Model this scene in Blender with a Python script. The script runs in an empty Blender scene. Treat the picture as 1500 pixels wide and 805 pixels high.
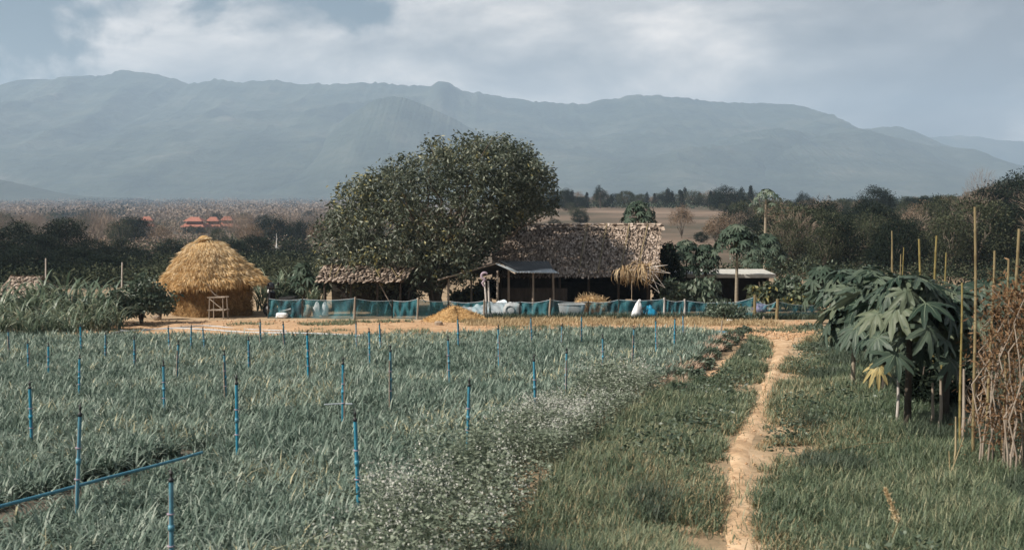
import bpy, math, random
import numpy as np
from mathutils import Vector, Matrix

random.seed(7)
rng = np.random.default_rng(11)
SC = bpy.context.scene
COL = SC.collection
PI = math.pi
R = math.radians

# ------------------------------------------------------------------ camera
F = 1667.0            # focal length in photo pixels (1500 wide)
CAMZ = 2.6
PITCH = math.atan(117.5 / F)
cam_d = bpy.data.cameras.new('camera')
cam_d.sensor_width = 36.0
cam_d.lens = 36.0 * F / 1500.0
cam_d.clip_start = 0.1
cam_d.clip_end = 30000
cam_d.dof.use_dof = True
cam_d.dof.focus_distance = 34.0
cam_d.dof.aperture_fstop = 3.2
cam = bpy.data.objects.new('camera', cam_d)
COL.objects.link(cam)
cam.location = (0, 0, CAMZ)
cam.rotation_euler = (PI / 2 - PITCH, 0, 0)
SC.camera = cam
_cp, _sp = math.cos(PITCH), math.sin(PITCH)


def ray(px, py):
    a = (px - 750.0) / F
    b = -(py - 402.5) / F
    return np.array([a, _cp + b * _sp, -_sp + b * _cp])


def at(px, py, d):
    """the point seen at photo pixel px, py at distance d in front of the camera"""
    r = ray(px, py)
    t = d / r[1]
    return Vector((r[0] * t, d, CAMZ + r[2] * t))


def sstep(a, b, x):
    t = np.clip((x - a) / (b - a), 0, 1)
    return t * t * (3 - 2 * t)


def gz(x, y):
    """height of the ground"""
    x = np.asarray(x, float)
    y = np.asarray(y, float)
    yy = np.maximum(y, -60)
    left = -16.0 * (1 - np.exp(-0.045 * yy / 16.0))
    right = np.where(yy < 55, left, -16.0 * (1 - np.exp(-0.045 * 55 / 16.0)) - 0.9 * sstep(55, 110, yy))
    right = right + 1.9 * sstep(130, 360, yy) - 13.0 * sstep(430, 1100, yy)
    k = x / np.maximum(yy, 1.0)
    right = right + 2.2 * sstep(0.22, 0.45, k) * sstep(70, 140, yy)
    w = sstep(-0.13, 0.05, k) * sstep(45, 75, yy)
    return left * (1 - w) + right * w


def g(x, y):
    return float(gz(x, y))


def W(px, py):
    """ground point under a photo pixel"""
    r = ray(px, py)
    lo, hi = 1.0, 900.0
    t = 1.0
    last = 1.0
    while t < 900:
        p = r * t
        if CAMZ + p[2] < g(p[0], p[1]):
            break
        last = t
        t *= 1.03
    lo, hi = last, t
    for _ in range(40):
        m = (lo + hi) / 2
        p = r * m
        if CAMZ + p[2] < g(p[0], p[1]):
            hi = m
        else:
            lo = m
    p = r * hi
    return (p[0], p[1])


def XY(px, d):
    return ((px - 750.0) / F * d, d)


def V3(x, y, h=0.0):
    return Vector((x, y, g(x, y) + h))


# ------------------------------------------------------------------ object helpers
def tag(o, label=None, cat=None, group=None, kind=None):
    if label:
        o['label'] = label
    if cat:
        o['category'] = cat
    if group:
        o['group'] = group
    if kind:
        o['kind'] = kind
    return o


def empty(name, loc, rz=0.0, label=None, cat=None, group=None):
    o = bpy.data.objects.new(name, None)
    o.empty_display_size = 0.2
    COL.objects.link(o)
    o.location = loc
    o.rotation_euler = (0, 0, rz)
    return tag(o, label, cat, group)


def dup(o, parent=None):
    c = o.copy()
    COL.objects.link(c)
    if parent is not None:
        c.parent = parent
    for ch in list(o.children):
        dup(ch, c)
    return c


def np_mesh(name, V, polys, mats, parent=None, smooth=False, midx=None):
    V = np.asarray(V, np.float32)
    me = bpy.data.meshes.new(name)
    polys = [np.asarray(p, np.int32) for p in polys if len(p)]
    loops = np.concatenate([p.ravel() for p in polys])
    tot = np.concatenate([np.full(len(p), p.shape[1], np.int32) for p in polys])
    start = np.concatenate([[0], np.cumsum(tot)[:-1]]).astype(np.int32)
    me.vertices.add(len(V))
    me.vertices.foreach_set('co', V.ravel())
    me.loops.add(len(loops))
    me.loops.foreach_set('vertex_index', loops)
    me.polygons.add(len(tot))
    me.polygons.foreach_set('loop_start', start)
    if midx is not None:
        me.polygons.foreach_set('material_index', np.concatenate([np.asarray(m, np.int32) for m in midx if len(m)]))
    if not isinstance(mats, (list, tuple)):
        mats = [mats]
    for m in mats:
        me.materials.append(m)
    me.update(calc_edges=True)
    me.polygons.foreach_set('use_smooth', np.full(len(tot), bool(smooth)))
    o = bpy.data.objects.new(name, me)
    COL.objects.link(o)
    if parent is not None:
        o.parent = parent
    return o


class MB:
    """collects shapes and links them as ONE mesh object"""

    def __init__(self):
        self.v = []
        self.f = []
        self.s = []

    def add(self, vs, fs, smooth=False):
        b = len(self.v)
        self.v.extend([tuple(p) for p in vs])
        for f in fs:
            self.f.append([i + b for i in f])
            self.s.append(smooth)

    def box(self, c, s, rz=0.0, M=None):
        x, y, z = s[0] / 2, s[1] / 2, s[2] / 2
        vs = [Vector(p) for p in ((-x, -y, -z), (x, -y, -z), (x, y, -z), (-x, y, -z), (-x, -y, z), (x, -y, z), (x, y, z), (-x, y, z))]
        m = Matrix.Rotation(rz, 3, 'Z') if M is None else M
        vs = [m @ p + Vector(c) for p in vs]
        self.add(vs, [(0, 3, 2, 1), (4, 5, 6, 7), (0, 1, 5, 4), (1, 2, 6, 5), (2, 3, 7, 6), (3, 0, 4, 7)])

    def tube(self, pts, rad, n=8, cap=True, flat=1.0):
        pts = [Vector(p) for p in pts]
        if not isinstance(rad, (list, tuple)):
            rad = [rad] * len(pts)
        rings = []
        up = None
        for i, p in enumerate(pts):
            t = (pts[min(i + 1, len(pts) - 1)] - pts[max(i - 1, 0)]).normalized()
            if up is None:
                up = Vector((0, 0, 1)) if abs(t.z) < 0.9 else Vector((1, 0, 0))
            a = t.cross(up).normalized()
            b = a.cross(t).normalized()
            up = b
            rings.append([p + a * math.cos(2 * PI * k / n) * rad[i] + b * math.sin(2 * PI * k / n) * rad[i] * flat for k in range(n)])
        vs = [q for r_ in rings for q in r_]
        fs = []
        for i in range(len(pts) - 1):
            for k in range(n):
                k2 = (k + 1) % n
                fs.append((i * n + k, i * n + k2, (i + 1) * n + k2, (i + 1) * n + k))
        self.add(vs, fs, True)
        if cap:
            self.add(rings[0], [tuple(reversed(range(n)))])
            self.add(rings[-1], [tuple(range(n))])

    def lathe(self, c, prof, n=16, M=None, sx=1.0, sy=1.0):
        vs = []
        for (r_, z) in prof:
            for k in range(n):
                p = Vector((r_ * sx * math.cos(2 * PI * k / n), r_ * sy * math.sin(2 * PI * k / n), z))
                if M is not None:
                    p = M @ p
                vs.append(p + Vector(c))
        fs = []
        for i in range(len(prof) - 1):
            for k in range(n):
                k2 = (k + 1) % n
                fs.append((i * n + k, i * n + k2, (i + 1) * n + k2, (i + 1) * n + k))
        fs.append(tuple(reversed(range(n))))
        fs.append(tuple((len(prof) - 1) * n + k for k in range(n)))
        self.add(vs, fs, True)

    def torus(self, c, R0, r0, M=None, n=20, m=8):
        vs, fs = [], []
        for i in range(n):
            a = 2 * PI * i / n
            for j in range(m):
                b = 2 * PI * j / m
                p = Vector(((R0 + r0 * math.cos(b)) * math.cos(a), (R0 + r0 * math.cos(b)) * math.sin(a), r0 * math.sin(b)))
                vs.append((M @ p if M is not None else p) + Vector(c))
        for i in range(n):
            for j in range(m):
                fs.append((i * m + j, ((i + 1) % n) * m + j, ((i + 1) % n) * m + (j + 1) % m, i * m + (j + 1) % m))
        self.add(vs, fs, True)

    def slab(self, quad, t):
        """a sheet with thickness t below the four corner points"""
        q = [Vector(p) for p in quad]
        nrm = (q[1] - q[0]).cross(q[3] - q[0]).normalized()
        if nrm.z < 0:
            nrm = -nrm
        lo = [p - nrm * t for p in q]
        self.add(q + lo, [(0, 1, 2, 3), (7, 6, 5, 4), (0, 4, 5, 1), (1, 5, 6, 2), (2, 6, 7, 3), (3, 7, 4, 0)])

    def prism(self, poly, dirv):
        a = [Vector(p) for p in poly]
        d = Vector(dirv)
        n = len(a)
        self.add(a + [p + d for p in a], [tuple(range(n)), tuple(reversed(range(n, 2 * n)))] + [(i, i + n, (i + 1) % n + n, (i + 1) % n) for i in range(n)])

    def build(self, name, mat, parent=None):
        me = bpy.data.meshes.new(name)
        me.from_pydata(self.v, [], self.f)
        me.materials.append(mat)
        me.polygons.foreach_set('use_smooth', self.s)
        me.update()
        import bmesh
        bm = bmesh.new()
        bm.from_mesh(me)
        bmesh.ops.recalc_face_normals(bm, faces=bm.faces)
        bm.to_mesh(me)
        bm.free()
        o = bpy.data.objects.new(name, me)
        COL.objects.link(o)
        if parent is not None:
            o.parent = parent
        return o


# ------------------------------------------------------------------ materials
def _nt(name):
    m = bpy.data.materials.new(name)
    m.use_nodes = True
    nt = m.node_tree
    return m, nt, nt.nodes, nt.links, nt.nodes['Principled BSDF']


def _ramp(nodes, cols, pos=None):
    r_ = nodes.new('ShaderNodeValToRGB')
    e = r_.color_ramp.elements
    n = len(cols)
    pos = pos or [i / (n - 1) for i in range(n)]
    e[0].position = pos[0]
    e[0].color = (*cols[0], 1)
    e[1].position = pos[-1]
    e[1].color = (*cols[-1], 1)
    for i in range(1, n - 1):
        k = e.new(pos[i])
        k.color = (*cols[i], 1)
    return r_


def pm(name, cols, scale=4.0, rough=0.85, bump=0.3, bscale=None, pos=(0.3, 0.7), stretch=(1, 1, 1), detail=6, metallic=0.0, spec=0.3, bdist=0.02):
    """noise coloured surface with a bump"""
    m, nt, nd, lk, bs = _nt(name)
    tc = nd.new('ShaderNodeTexCoord')
    mp = nd.new('ShaderNodeMapping')
    mp.inputs['Scale'].default_value = stretch
    lk.new(tc.outputs['Object'], mp.inputs[0])
    nz = nd.new('ShaderNodeTexNoise')
    nz.inputs['Scale'].default_value = scale
    nz.inputs['Detail'].default_value = detail
    nz.inputs['Roughness'].default_value = 0.65
    lk.new(mp.outputs[0], nz.inputs['Vector'])
    n = len(cols)
    ps = [pos[0] + (pos[1] - pos[0]) * i / (n - 1) for i in range(n)]
    rp = _ramp(nd, cols, ps)
    lk.new(nz.outputs['Fac'], rp.inputs[0])
    lk.new(rp.outputs[0], bs.inputs['Base Color'])
    bs.inputs['Roughness'].default_value = rough
    bs.inputs['Metallic'].default_value = metallic
    bs.inputs['Specular IOR Level'].default_value = spec
    if bump:
        n2 = nd.new('ShaderNodeTexNoise')
        n2.inputs['Scale'].default_value = bscale or scale * 4
        n2.inputs['Detail'].default_value = 5
        lk.new(mp.outputs[0], n2.inputs['Vector'])
        bp = nd.new('ShaderNodeBump')
        bp.inputs['Strength'].default_value = bump
        bp.inputs['Distance'].default_value = bdist
        lk.new(n2.outputs['Fac'], bp.inputs['Height'])
        lk.new(bp.outputs[0], bs.inputs['Normal'])
    return m


def lm(name, cols, transl=0.3, rough=0.55, spec=0.3, pos=None, patch=0.0, pscale=.5):
    """leaves, blades, straw: each piece gets its own colour out of cols"""
    m, nt, nd, lk, bs = _nt(name)
    ge = nd.new('ShaderNodeNewGeometry')
    rp = _ramp(nd, cols, pos)
    if patch:
        # whole patches of plants are a little yellower or bluer, taller or duller
        tc = nd.new('ShaderNodeTexCoord')
        nz = nd.new('ShaderNodeTexNoise')
        nz.inputs['Scale'].default_value = pscale
        nz.inputs['Detail'].default_value = 4
        lk.new(tc.outputs['Object'], nz.inputs['Vector'])
        mr = nd.new('ShaderNodeMapRange')
        mr.inputs['From Min'].default_value = .3
        mr.inputs['From Max'].default_value = .7
        mr.inputs['To Min'].default_value = -patch
        mr.inputs['To Max'].default_value = patch
        lk.new(nz.outputs['Fac'], mr.inputs['Value'])
        ad = nd.new('ShaderNodeMath')
        ad.operation = 'ADD'
        ad.use_clamp = True
        lk.new(ge.outputs['Random Per Island'], ad.inputs[0])
        lk.new(mr.outputs[0], ad.inputs[1])
        lk.new(ad.outputs[0], rp.inputs[0])
    else:
        lk.new(ge.outputs['Random Per Island'], rp.inputs[0])
    lk.new(rp.outputs[0], bs.inputs['Base Color'])
    bs.inputs['Roughness'].default_value = rough
    bs.inputs['Specular IOR Level'].default_value = spec
    if transl > 0:
        tr = nd.new('ShaderNodeBsdfTranslucent')
        lk.new(rp.outputs[0], tr.inputs['Color'])
        mx = nd.new('ShaderNodeMixShader')
        mx.inputs[0].default_value = transl
        lk.new(bs.outputs[0], mx.inputs[1])
        lk.new(tr.outputs[0], mx.inputs[2])
        lk.new(mx.outputs[0], nd['Material Output'].inputs['Surface'])
    return m


M = {}
M['crop'] = lm('crop_leaf', [(.066, .105, .078), (.130, .178, .140), (.225, .275, .222), (.40, .44, .37), (.44, .40, .25)], .25, .6, .25, [0, .4, .8, .985, 1], .22, .45)
M['weed'] = lm('weed_leaf', [(.075, .10, .065), (.15, .18, .125), (.26, .29, .22)], .25)
M['flower'] = lm('pale_flower', [(.27, .29, .24), (.38, .39, .34), (.52, .50, .46)], .2, .8)
M['grass'] = lm('verge_grass', [(.045, .072, .040), (.092, .125, .074), (.17, .205, .12), (.33, .31, .19)], .25, .5, .3, [0, .45, .8, 1], .25, .6)
M['dark_grass'] = lm('dark_grass', [(.034, .052, .032), (.06, .082, .052), (.10, .12, .08)], .25, .5)
M['dry'] = lm('dry_grass', [(.22, .16, .08), (.36, .27, .15), (.46, .36, .22)], .2, .7)
M['litter'] = lm('dry_litter', [(.24, .15, .10), (.40, .28, .20), (.52, .40, .31)], .15, .8)
M['straw'] = lm('rice_straw', [(.37, .21, .075), (.54, .34, .14), (.68, .48, .24)], .15, .7, .3)
M['straw_pale'] = lm('bleached_straw', [(.48, .34, .18), (.62, .47, .28), (.74, .60, .40)], .15, .7, .3)
M['straw_core'] = pm('straw_core', [(.26, .15, .06), (.48, .31, .14)], 9, .9, .8, 30, stretch=(1, 1, .4), bdist=.04)
M['wall_core'] = pm('old_shaded_wall', [(.13, .075, .032), (.30, .185, .08)], 9, .9, .8, 30, bdist=.04)  # weathered wall, its colour darkened further for the shade below the eave
M['wall_straw'] = lm('old_shaded_straw', [(.20, .115, .042), (.34, .205, .085), (.48, .32, .15)], .05, .8, .15)  # straw darker than on the roof, eave shade put into the colour
M['thatch'] = lm('leaf_thatch', [(.10, .074, .056), (.255, .195, .15), (.41, .325, .26), (.54, .44, .37)], .05, .8, .2, [0, .35, .75, 1])
M['thatch_under'] = pm('thatch_underside', [(.05, .035, .025), (.12, .085, .06)], 12, .95, .5)
M['bamboo'] = pm('bamboo_pole', [(.12, .09, .045), (.20, .155, .08), (.26, .21, .12)], 5, .5, .15, stretch=(1, 1, .25))
M['bamboo_yellow'] = pm('yellow_bamboo', [(.15, .115, .04), (.25, .20, .075)], 5, .45, .15, stretch=(1, 1, .3))
M['wood'] = pm('weathered_wood', [(.13, .10, .075), (.26, .21, .165), (.34, .29, .24)], 8, .9, .4, stretch=(1, 1, .2))
M['wood_dark'] = pm('dark_timber', [(.035, .026, .02), (.075, .056, .042)], 8, .9, .4, stretch=(1, 1, .2))
M['wood_pale'] = pm('pale_bare_pole', [(.34, .30, .27), (.52, .48, .44)], 8, .85, .3, stretch=(1, 1, .2))
M['bark'] = pm('grey_bark', [(.07, .055, .042), (.19, .155, .12)], 10, .9, .6, stretch=(1, 1, .4))
M['bark_pale'] = pm('papaya_bark', [(.16, .13, .095), (.33, .28, .21)], 9, .85, .5, stretch=(.4, .4, 3))
M['bark_dark'] = pm('dark_bark', [(.03, .025, .02), (.075, .06, .045)], 10, .9, .6, stretch=(1, 1, .4))
M['blue_pvc'] = pm('blue_pvc', [(.0, .15, .25), (.012, .24, .36)], 14, .45, .05, spec=.45, pos=(.35, .65))
M['black_plastic'] = pm('black_plastic', [(.012, .012, .013), (.03, .03, .03)], 20, .5, 0)
M['white_plastic'] = pm('white_plastic', [(.55, .55, .55), (.76, .76, .75)], 6, .5, .1)
M['hose'] = pm('pale_hose', [(.30, .34, .37), (.46, .49, .51)], 8, .5, 0)
M['soil'] = pm('sandy_soil', [(.28, .165, .085), (.43, .27, .155), (.53, .36, .22)], 2.6, .95, .7, 22, (.25, .72), bdist=.05)
M['path'] = pm('trodden_earth', [(.26, .165, .092), (.44, .292, .172), (.56, .40, .255)], 2.2, .95, .6, 12, (.3, .62), bdist=.035)
M['field_soil'] = pm('field_soil', [(.07, .055, .04), (.13, .105, .08)], 3, .95, .6, 20)
M['leaf_tree'] = lm('broad_tree_leaf', [(.028, .038, .023), (.055, .070, .045), (.105, .122, .085), (.20, .215, .16), (.26, .23, .09)], .22, .45, .35, [0, .35, .7, .97, 1], .22, .55)
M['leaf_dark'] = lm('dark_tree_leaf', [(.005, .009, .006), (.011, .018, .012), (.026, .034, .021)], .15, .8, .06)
M['leaf_olive'] = lm('olive_tree_leaf', [(.022, .029, .016), (.045, .054, .031), (.088, .092, .055)], .2, .8, .08)
M['leaf_brown'] = lm('dry_tree_leaf', [(.09, .06, .04), (.18, .125, .085), (.28, .205, .145)], .1, .9, .05)
M['leaf_grey'] = lm('bare_twig', [(.13, .098, .076), (.21, .16, .125), (.29, .23, .18)], .0, .9, .05)
M['leaf_papaya'] = lm('papaya_leaf', [(.022, .038, .025), (.04, .062, .042), (.075, .10, .07), (.13, .15, .11)], .2, .55, .15, [0, .4, .8, 1])
M['leaf_papaya_near'] = lm('big_papaya_leaf', [(.015, .029, .019), (.030, .052, .036), (.064, .090, .066), (.13, .15, .095)], .25, .5, .25)
M['vein'] = pm('leaf_vein', [(.08, .11, .07), (.13, .16, .11)], 5, .5, 0)
M['leaf_yellow'] = lm('yellowing_leaf', [(.34, .26, .09), (.44, .35, .15), (.38, .32, .18)], .3, .6)
M['leaf_shrub'] = lm('shrub_leaf', [(.025, .045, .028), (.055, .08, .05), (.11, .14, .095), (.17, .20, .15)], .22, .45, .4, [0, .4, .8, 1])
M['leaf_shrub_y'] = lm('shrub_leaf_yellowing', [(.03, .045, .025), (.06, .08, .045), (.12, .14, .08), (.36, .28, .07)], .22, .5, .3, [0, .5, .85, 1])
M['cane'] = lm('cane_leaf', [(.065, .10, .065), (.14, .18, .12), (.25, .285, .20), (.44, .41, .29)], .3, .45, .4, [0, .45, .85, 1])
M['frond'] = lm('dead_frond', [(.22, .14, .07), (.40, .28, .15), (.55, .43, .27)], .2, .7)
M['vine'] = lm('dead_vine_leaf', [(.07, .036, .017), (.14, .075, .033), (.25, .15, .08)], .2, .75)
M['red_tile'] = pm('red_roof_tile', [(.23, .085, .06), (.34, .145, .10)], 3, .8, .2)
M['white_wall'] = pm('white_plaster', [(.55, .53, .50), (.72, .70, .68)], 2, .9, .1)
M['tin'] = pm('corrugated_tin', [(.30, .35, .37), (.46, .50, .52), (.55, .58, .60)], 5, .4, .1, metallic=.35)
M['tin_dark'] = pm('old_dark_tin', [(.03, .035, .04), (.07, .075, .08)], 5, .5, .1, metallic=.3)
M['concrete'] = pm('pale_concrete', [(.34, .33, .30), (.50, .48, .44)], 4, .9, .3)
M['mud_brick'] = pm('shaded_wall_boards', [(.018, .014, .011), (.04, .032, .025)], 4, .95, .4)  # board colour darkened to carry the shade under roofs and on gables
M['sheet'] = pm('silver_sheet', [(.34, .42, .48), (.55, .60, .64), (.74, .76, .78)], 3, .4, .3, 9)
M['sack_white'] = pm('white_woven_sack', [(.56, .57, .58), (.78, .78, .78)], 6, .7, .5, 20)
M['sack_blue'] = pm('blue_plastic_sack', [(.006, .12, .22), (.02, .24, .38)], 7, .4, .6, 14)
M['sack_tan'] = pm('tan_woven_sack', [(.36, .25, .15), (.52, .40, .27)], 14, .9, .4)
M['cloth_mauve'] = pm('faded_cloth', [(.23, .17, .22), (.44, .36, .40)], 9, .95, .5)
M['cloth_violet'] = pm('violet_cloth', [(.09, .10, .24), (.24, .24, .40), (.5, .5, .58)], 12, .9, .5)
M['tank'] = pm('grey_trough', [(.28, .30, .31), (.42, .44, .45)], 4, .7, .2)
M['rubber'] = pm('black_rubber', [(.010, .010, .010), (.022, .022, .022)], 10, .8, .1)
M['bike_paint'] = pm('dark_scooter_paint', [(.010, .010, .012), (.02, .02, .024)], 8, .25, 0, spec=.5)
M['metal'] = pm('dull_metal', [(.30, .30, .30), (.46, .46, .46)], 10, .4, 0, metallic=.8)
M['red_lens'] = pm('red_lens', [(.25, .03, .02), (.35, .05, .03)], 10, .3, 0)
M['stone'] = pm('field_stone', [(.2, .15, .11), (.36, .28, .21)], 6, .9, .5)
M['fruit'] = pm('green_papaya_fruit', [(.06, .09, .04), (.12, .14, .07)], 4, .45, 0)


def vary(m, lo, hi):
    """each object with this material is a little more or less faded and muddy"""
    nt = m.node_tree
    nd, lk = nt.nodes, nt.links
    bs = nd['Principled BSDF']
    src = bs.inputs['Base Color'].links[0].from_socket
    oi = nd.new('ShaderNodeObjectInfo')
    mr = nd.new('ShaderNodeMapRange')
    mr.inputs['To Min'].default_value = lo
    mr.inputs['To Max'].default_value = hi
    lk.new(oi.outputs['Random'], mr.inputs['Value'])
    mx = nd.new('ShaderNodeMix')
    mx.data_type = 'RGBA'
    mx.inputs[7].default_value = (.16, .17, .15, 1)
    lk.new(mr.outputs[0], mx.inputs[0])
    lk.new(src, mx.inputs[6])
    lk.new(mx.outputs[2], bs.inputs['Base Color'])


vary(M['blue_pvc'], .0, .45)


def net_mat():
    m, nt, nd, lk, bs = _nt('blue_shade_net')
    tc = nd.new('ShaderNodeTexCoord')
    nz = nd.new('ShaderNodeTexNoise')
    nz.inputs['Scale'].default_value = 2.2
    nz.inputs['Detail'].default_value = 6
    lk.new(tc.outputs['Object'], nz.inputs['Vector'])
    rp = _ramp(nd, [(.006, .066, .092), (.018, .125, .155), (.06, .22, .25)], [.3, .52, .78])
    lk.new(nz.outputs['Fac'], rp.inputs[0])
    lk.new(rp.outputs[0], bs.inputs['Base Color'])
    bs.inputs['Roughness'].default_value = .6
    tp = nd.new('ShaderNodeBsdfTransparent')
    mr = nd.new('ShaderNodeMapRange')
    mr.inputs['From Min'].default_value = .3
    mr.inputs['From Max'].default_value = .7
    mr.inputs['To Min'].default_value = .52
    mr.inputs['To Max'].default_value = .30
    lk.new(nz.outputs['Fac'], mr.inputs['Value'])
    mx = nd.new('ShaderNodeMixShader')
    lk.new(mr.outputs[0], mx.inputs[0])
    lk.new(bs.outputs[0], mx.inputs[1])
    lk.new(tp.outputs[0], mx.inputs[2])
    lk.new(mx.outputs[0], nd['Material Output'].inputs['Surface'])
    return m


M['net'] = net_mat()


def ground_mat():
    """one sheet: green-brown verge near, dry grass and stubble on the hill and in the valley"""
    m, nt, nd, lk, bs = _nt('ground')
    tc = nd.new('ShaderNodeTexCoord')

    def noise(scale, detail=6):
        n_ = nd.new('ShaderNodeTexNoise')
        n_.inputs['Scale'].default_value = scale
        n_.inputs['Detail'].default_value = detail
        n_.inputs['Roughness'].default_value = .65
        lk.new(tc.outputs['Object'], n_.inputs['Vector'])
        return n_
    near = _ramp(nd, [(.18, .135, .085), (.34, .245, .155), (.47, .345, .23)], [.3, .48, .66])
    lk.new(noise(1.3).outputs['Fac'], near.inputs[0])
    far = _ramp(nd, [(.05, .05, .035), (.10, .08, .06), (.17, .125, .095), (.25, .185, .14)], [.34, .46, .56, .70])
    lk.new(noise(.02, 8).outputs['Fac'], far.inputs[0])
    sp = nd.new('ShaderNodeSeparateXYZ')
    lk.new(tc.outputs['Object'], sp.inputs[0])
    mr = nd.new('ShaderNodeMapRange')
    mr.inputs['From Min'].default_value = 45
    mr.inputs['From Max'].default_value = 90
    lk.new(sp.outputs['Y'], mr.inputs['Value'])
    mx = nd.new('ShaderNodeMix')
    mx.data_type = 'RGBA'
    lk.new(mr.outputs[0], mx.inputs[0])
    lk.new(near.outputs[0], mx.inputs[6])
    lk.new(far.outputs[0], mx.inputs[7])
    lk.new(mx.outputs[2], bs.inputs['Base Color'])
    bs.inputs['Roughness'].default_value = .95
    bs.inputs['Specular IOR Level'].default_value = .1
    bp = nd.new('ShaderNodeBump')
    bp.inputs['Strength'].default_value = .5
    bp.inputs['Distance'].default_value = .05
    lk.new(noise(9).outputs['Fac'], bp.inputs['Height'])
    lk.new(bp.outputs[0], bs.inputs['Normal'])
    return m


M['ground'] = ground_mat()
M['mountain'] = pm('forested_mountain', [(.012, .022, .016), (.035, .048, .034), (.07, .078, .058), (.22, .19, .16)], .005, .95, .4, .02, pos=(.34, .80), detail=12, bdist=40)
M['hill'] = pm('dark_forested_hill', [(.022, .034, .026), (.05, .06, .045)], .012, .95, 0, detail=8)


# ------------------------------------------------------------------ numpy foliage
def blades(P, L, Wd, yaw, lean, curl, segs=3):
    """tapering blades that rise from P, lean towards yaw and curl over"""
    n = len(P)
    P = np.asarray(P, float)
    L, Wd, yaw, lean, curl = [np.broadcast_to(np.asarray(a, float), (n,)) for a in (L, Wd, yaw, lean, curl)]
    side = np.stack([-np.sin(yaw), np.cos(yaw), np.zeros(n)], 1)
    fw = np.stack([np.cos(yaw), np.sin(yaw), np.zeros(n)], 1)
    nv = 2 * segs + 1
    V = np.zeros((n, nv, 3))
    p = P.copy()
    for s in range(segs + 1):
        if s < segs:
            t = s / segs
            w = Wd * (0.75 + 0.5 * t - 0.9 * t * t) / 2
            V[:, 2 * s] = p - side * w[:, None]
            V[:, 2 * s + 1] = p + side * w[:, None]
            ang = lean + curl * s
            p = p + (fw * np.sin(ang)[:, None] + np.array([0, 0, 1.0]) * np.cos(ang)[:, None]) * (L / segs)[:, None]
        else:
            V[:, 2 * segs] = p
    base = (np.arange(n) * nv)[:, None]
    quads = [base + np.array([2 * s, 2 * s + 1, 2 * s + 3, 2 * s + 2]) for s in range(segs - 1)]
    tris = base + np.array([2 * segs - 2, 2 * segs - 1, 2 * segs])
    return V.reshape(-1, 3), quads, tris


def leaf_cards(P, D, L, Wd, fold=0.0):
    """diamond leaves that start at P and point along D"""
    n = len(P)
    D = D / (np.linalg.norm(D, axis=1, keepdims=True) + 1e-9)
    rnd = rng.normal(size=(n, 3))
    S = np.cross(D, rnd)
    S /= np.linalg.norm(S, axis=1, keepdims=True) + 1e-9
    N = np.cross(D, S)
    L = np.broadcast_to(np.asarray(L, float), (n,))[:, None]
    Wd = np.broadcast_to(np.asarray(Wd, float), (n,))[:, None]
    V = np.stack([P, P + D * L * .45 + S * Wd / 2 + N * L * fold, P + D * L, P + D * L * .45 - S * Wd / 2 + N * L * fold], 1)
    q = (np.arange(n) * 4)[:, None] + np.array([0, 1, 2, 3])
    return V.reshape(-1, 3), q


def merge(parts):
    """parts: list of (V, [polys]) -> one V and polys"""
    Vs, polys, b = [], {}, 0
    for V, ps in parts:
        Vs.append(V)
        for p in ps:
            polys.setdefault(p.shape[1], []).append(p + b)
        b += len(V)
    return np.concatenate(Vs), [np.concatenate(v) for v in polys.values()]


def in_poly(x, y, poly):
    ins = np.zeros(len(x), bool)
    n = len(poly)
    for i in range(n):
        x1, y1 = poly[i]
        x2, y2 = poly[(i + 1) % n]
        c = (y1 > y) != (y2 > y)
        ins ^= c & (x < (x2 - x1) * (y - y1) / (y2 - y1 + 1e-12) + x1)
    return ins


def scatter(poly, dens, keep=None):
    xs = [p[0] for p in poly]
    ys = [p[1] for p in poly]
    A = (max(xs) - min(xs)) * (max(ys) - min(ys))
    n = int(A * dens)
    x = rng.uniform(min(xs), max(xs), n)
    y = rng.uniform(min(ys), max(ys), n)
    k = in_poly(x, y, poly)
    x, y = x[k], y[k]
    if keep is not None:
        k = rng.random(len(x)) < keep(x, y)
        x, y = x[k], y[k]
    return x, y


def vnoise(x, y, s, seed=0):
    """smooth value noise 0..1"""
    r_ = np.random.default_rng(seed)
    T = r_.random((64, 64))
    u, v = np.asarray(x) * s + 1000, np.asarray(y) * s + 1000
    i, j = np.floor(u).astype(int), np.floor(v).astype(int)
    a, b = u - i, v - j
    a = a * a * (3 - 2 * a)
    b = b * b * (3 - 2 * b)
    t = lambda p, q: T[p % 64, q % 64]
    return (t(i, j) * (1 - a) + t(i + 1, j) * a) * (1 - b) + (t(i, j + 1) * (1 - a) + t(i + 1, j + 1) * a) * b


def rand_dirs(n, zmin=-1.0):
    d = rng.normal(size=(n, 3))
    d /= np.linalg.norm(d, axis=1, keepdims=True)
    d[:, 2] = np.where(d[:, 2] < zmin, -d[:, 2], d[:, 2])
    return d

# ------------------------------------------------------------------ light, sky, air
SUN = Vector((-.86, -.36, 0)).normalized()
SUN_EL = R(43)
sun_d = bpy.data.lights.new('sun', 'SUN')
sun_d.energy = 5.0
sun_d.angle = R(0.5)
sun_d.color = (1.0, .93, .83)
sun_o = bpy.data.objects.new('sun', sun_d)
COL.objects.link(sun_o)
_sd = Vector((SUN.x * math.cos(SUN_EL), SUN.y * math.cos(SUN_EL), math.sin(SUN_EL)))
sun_o.rotation_euler = (-_sd).to_track_quat('-Z', 'Y').to_euler()
sun_o.location = _sd * 60


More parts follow.
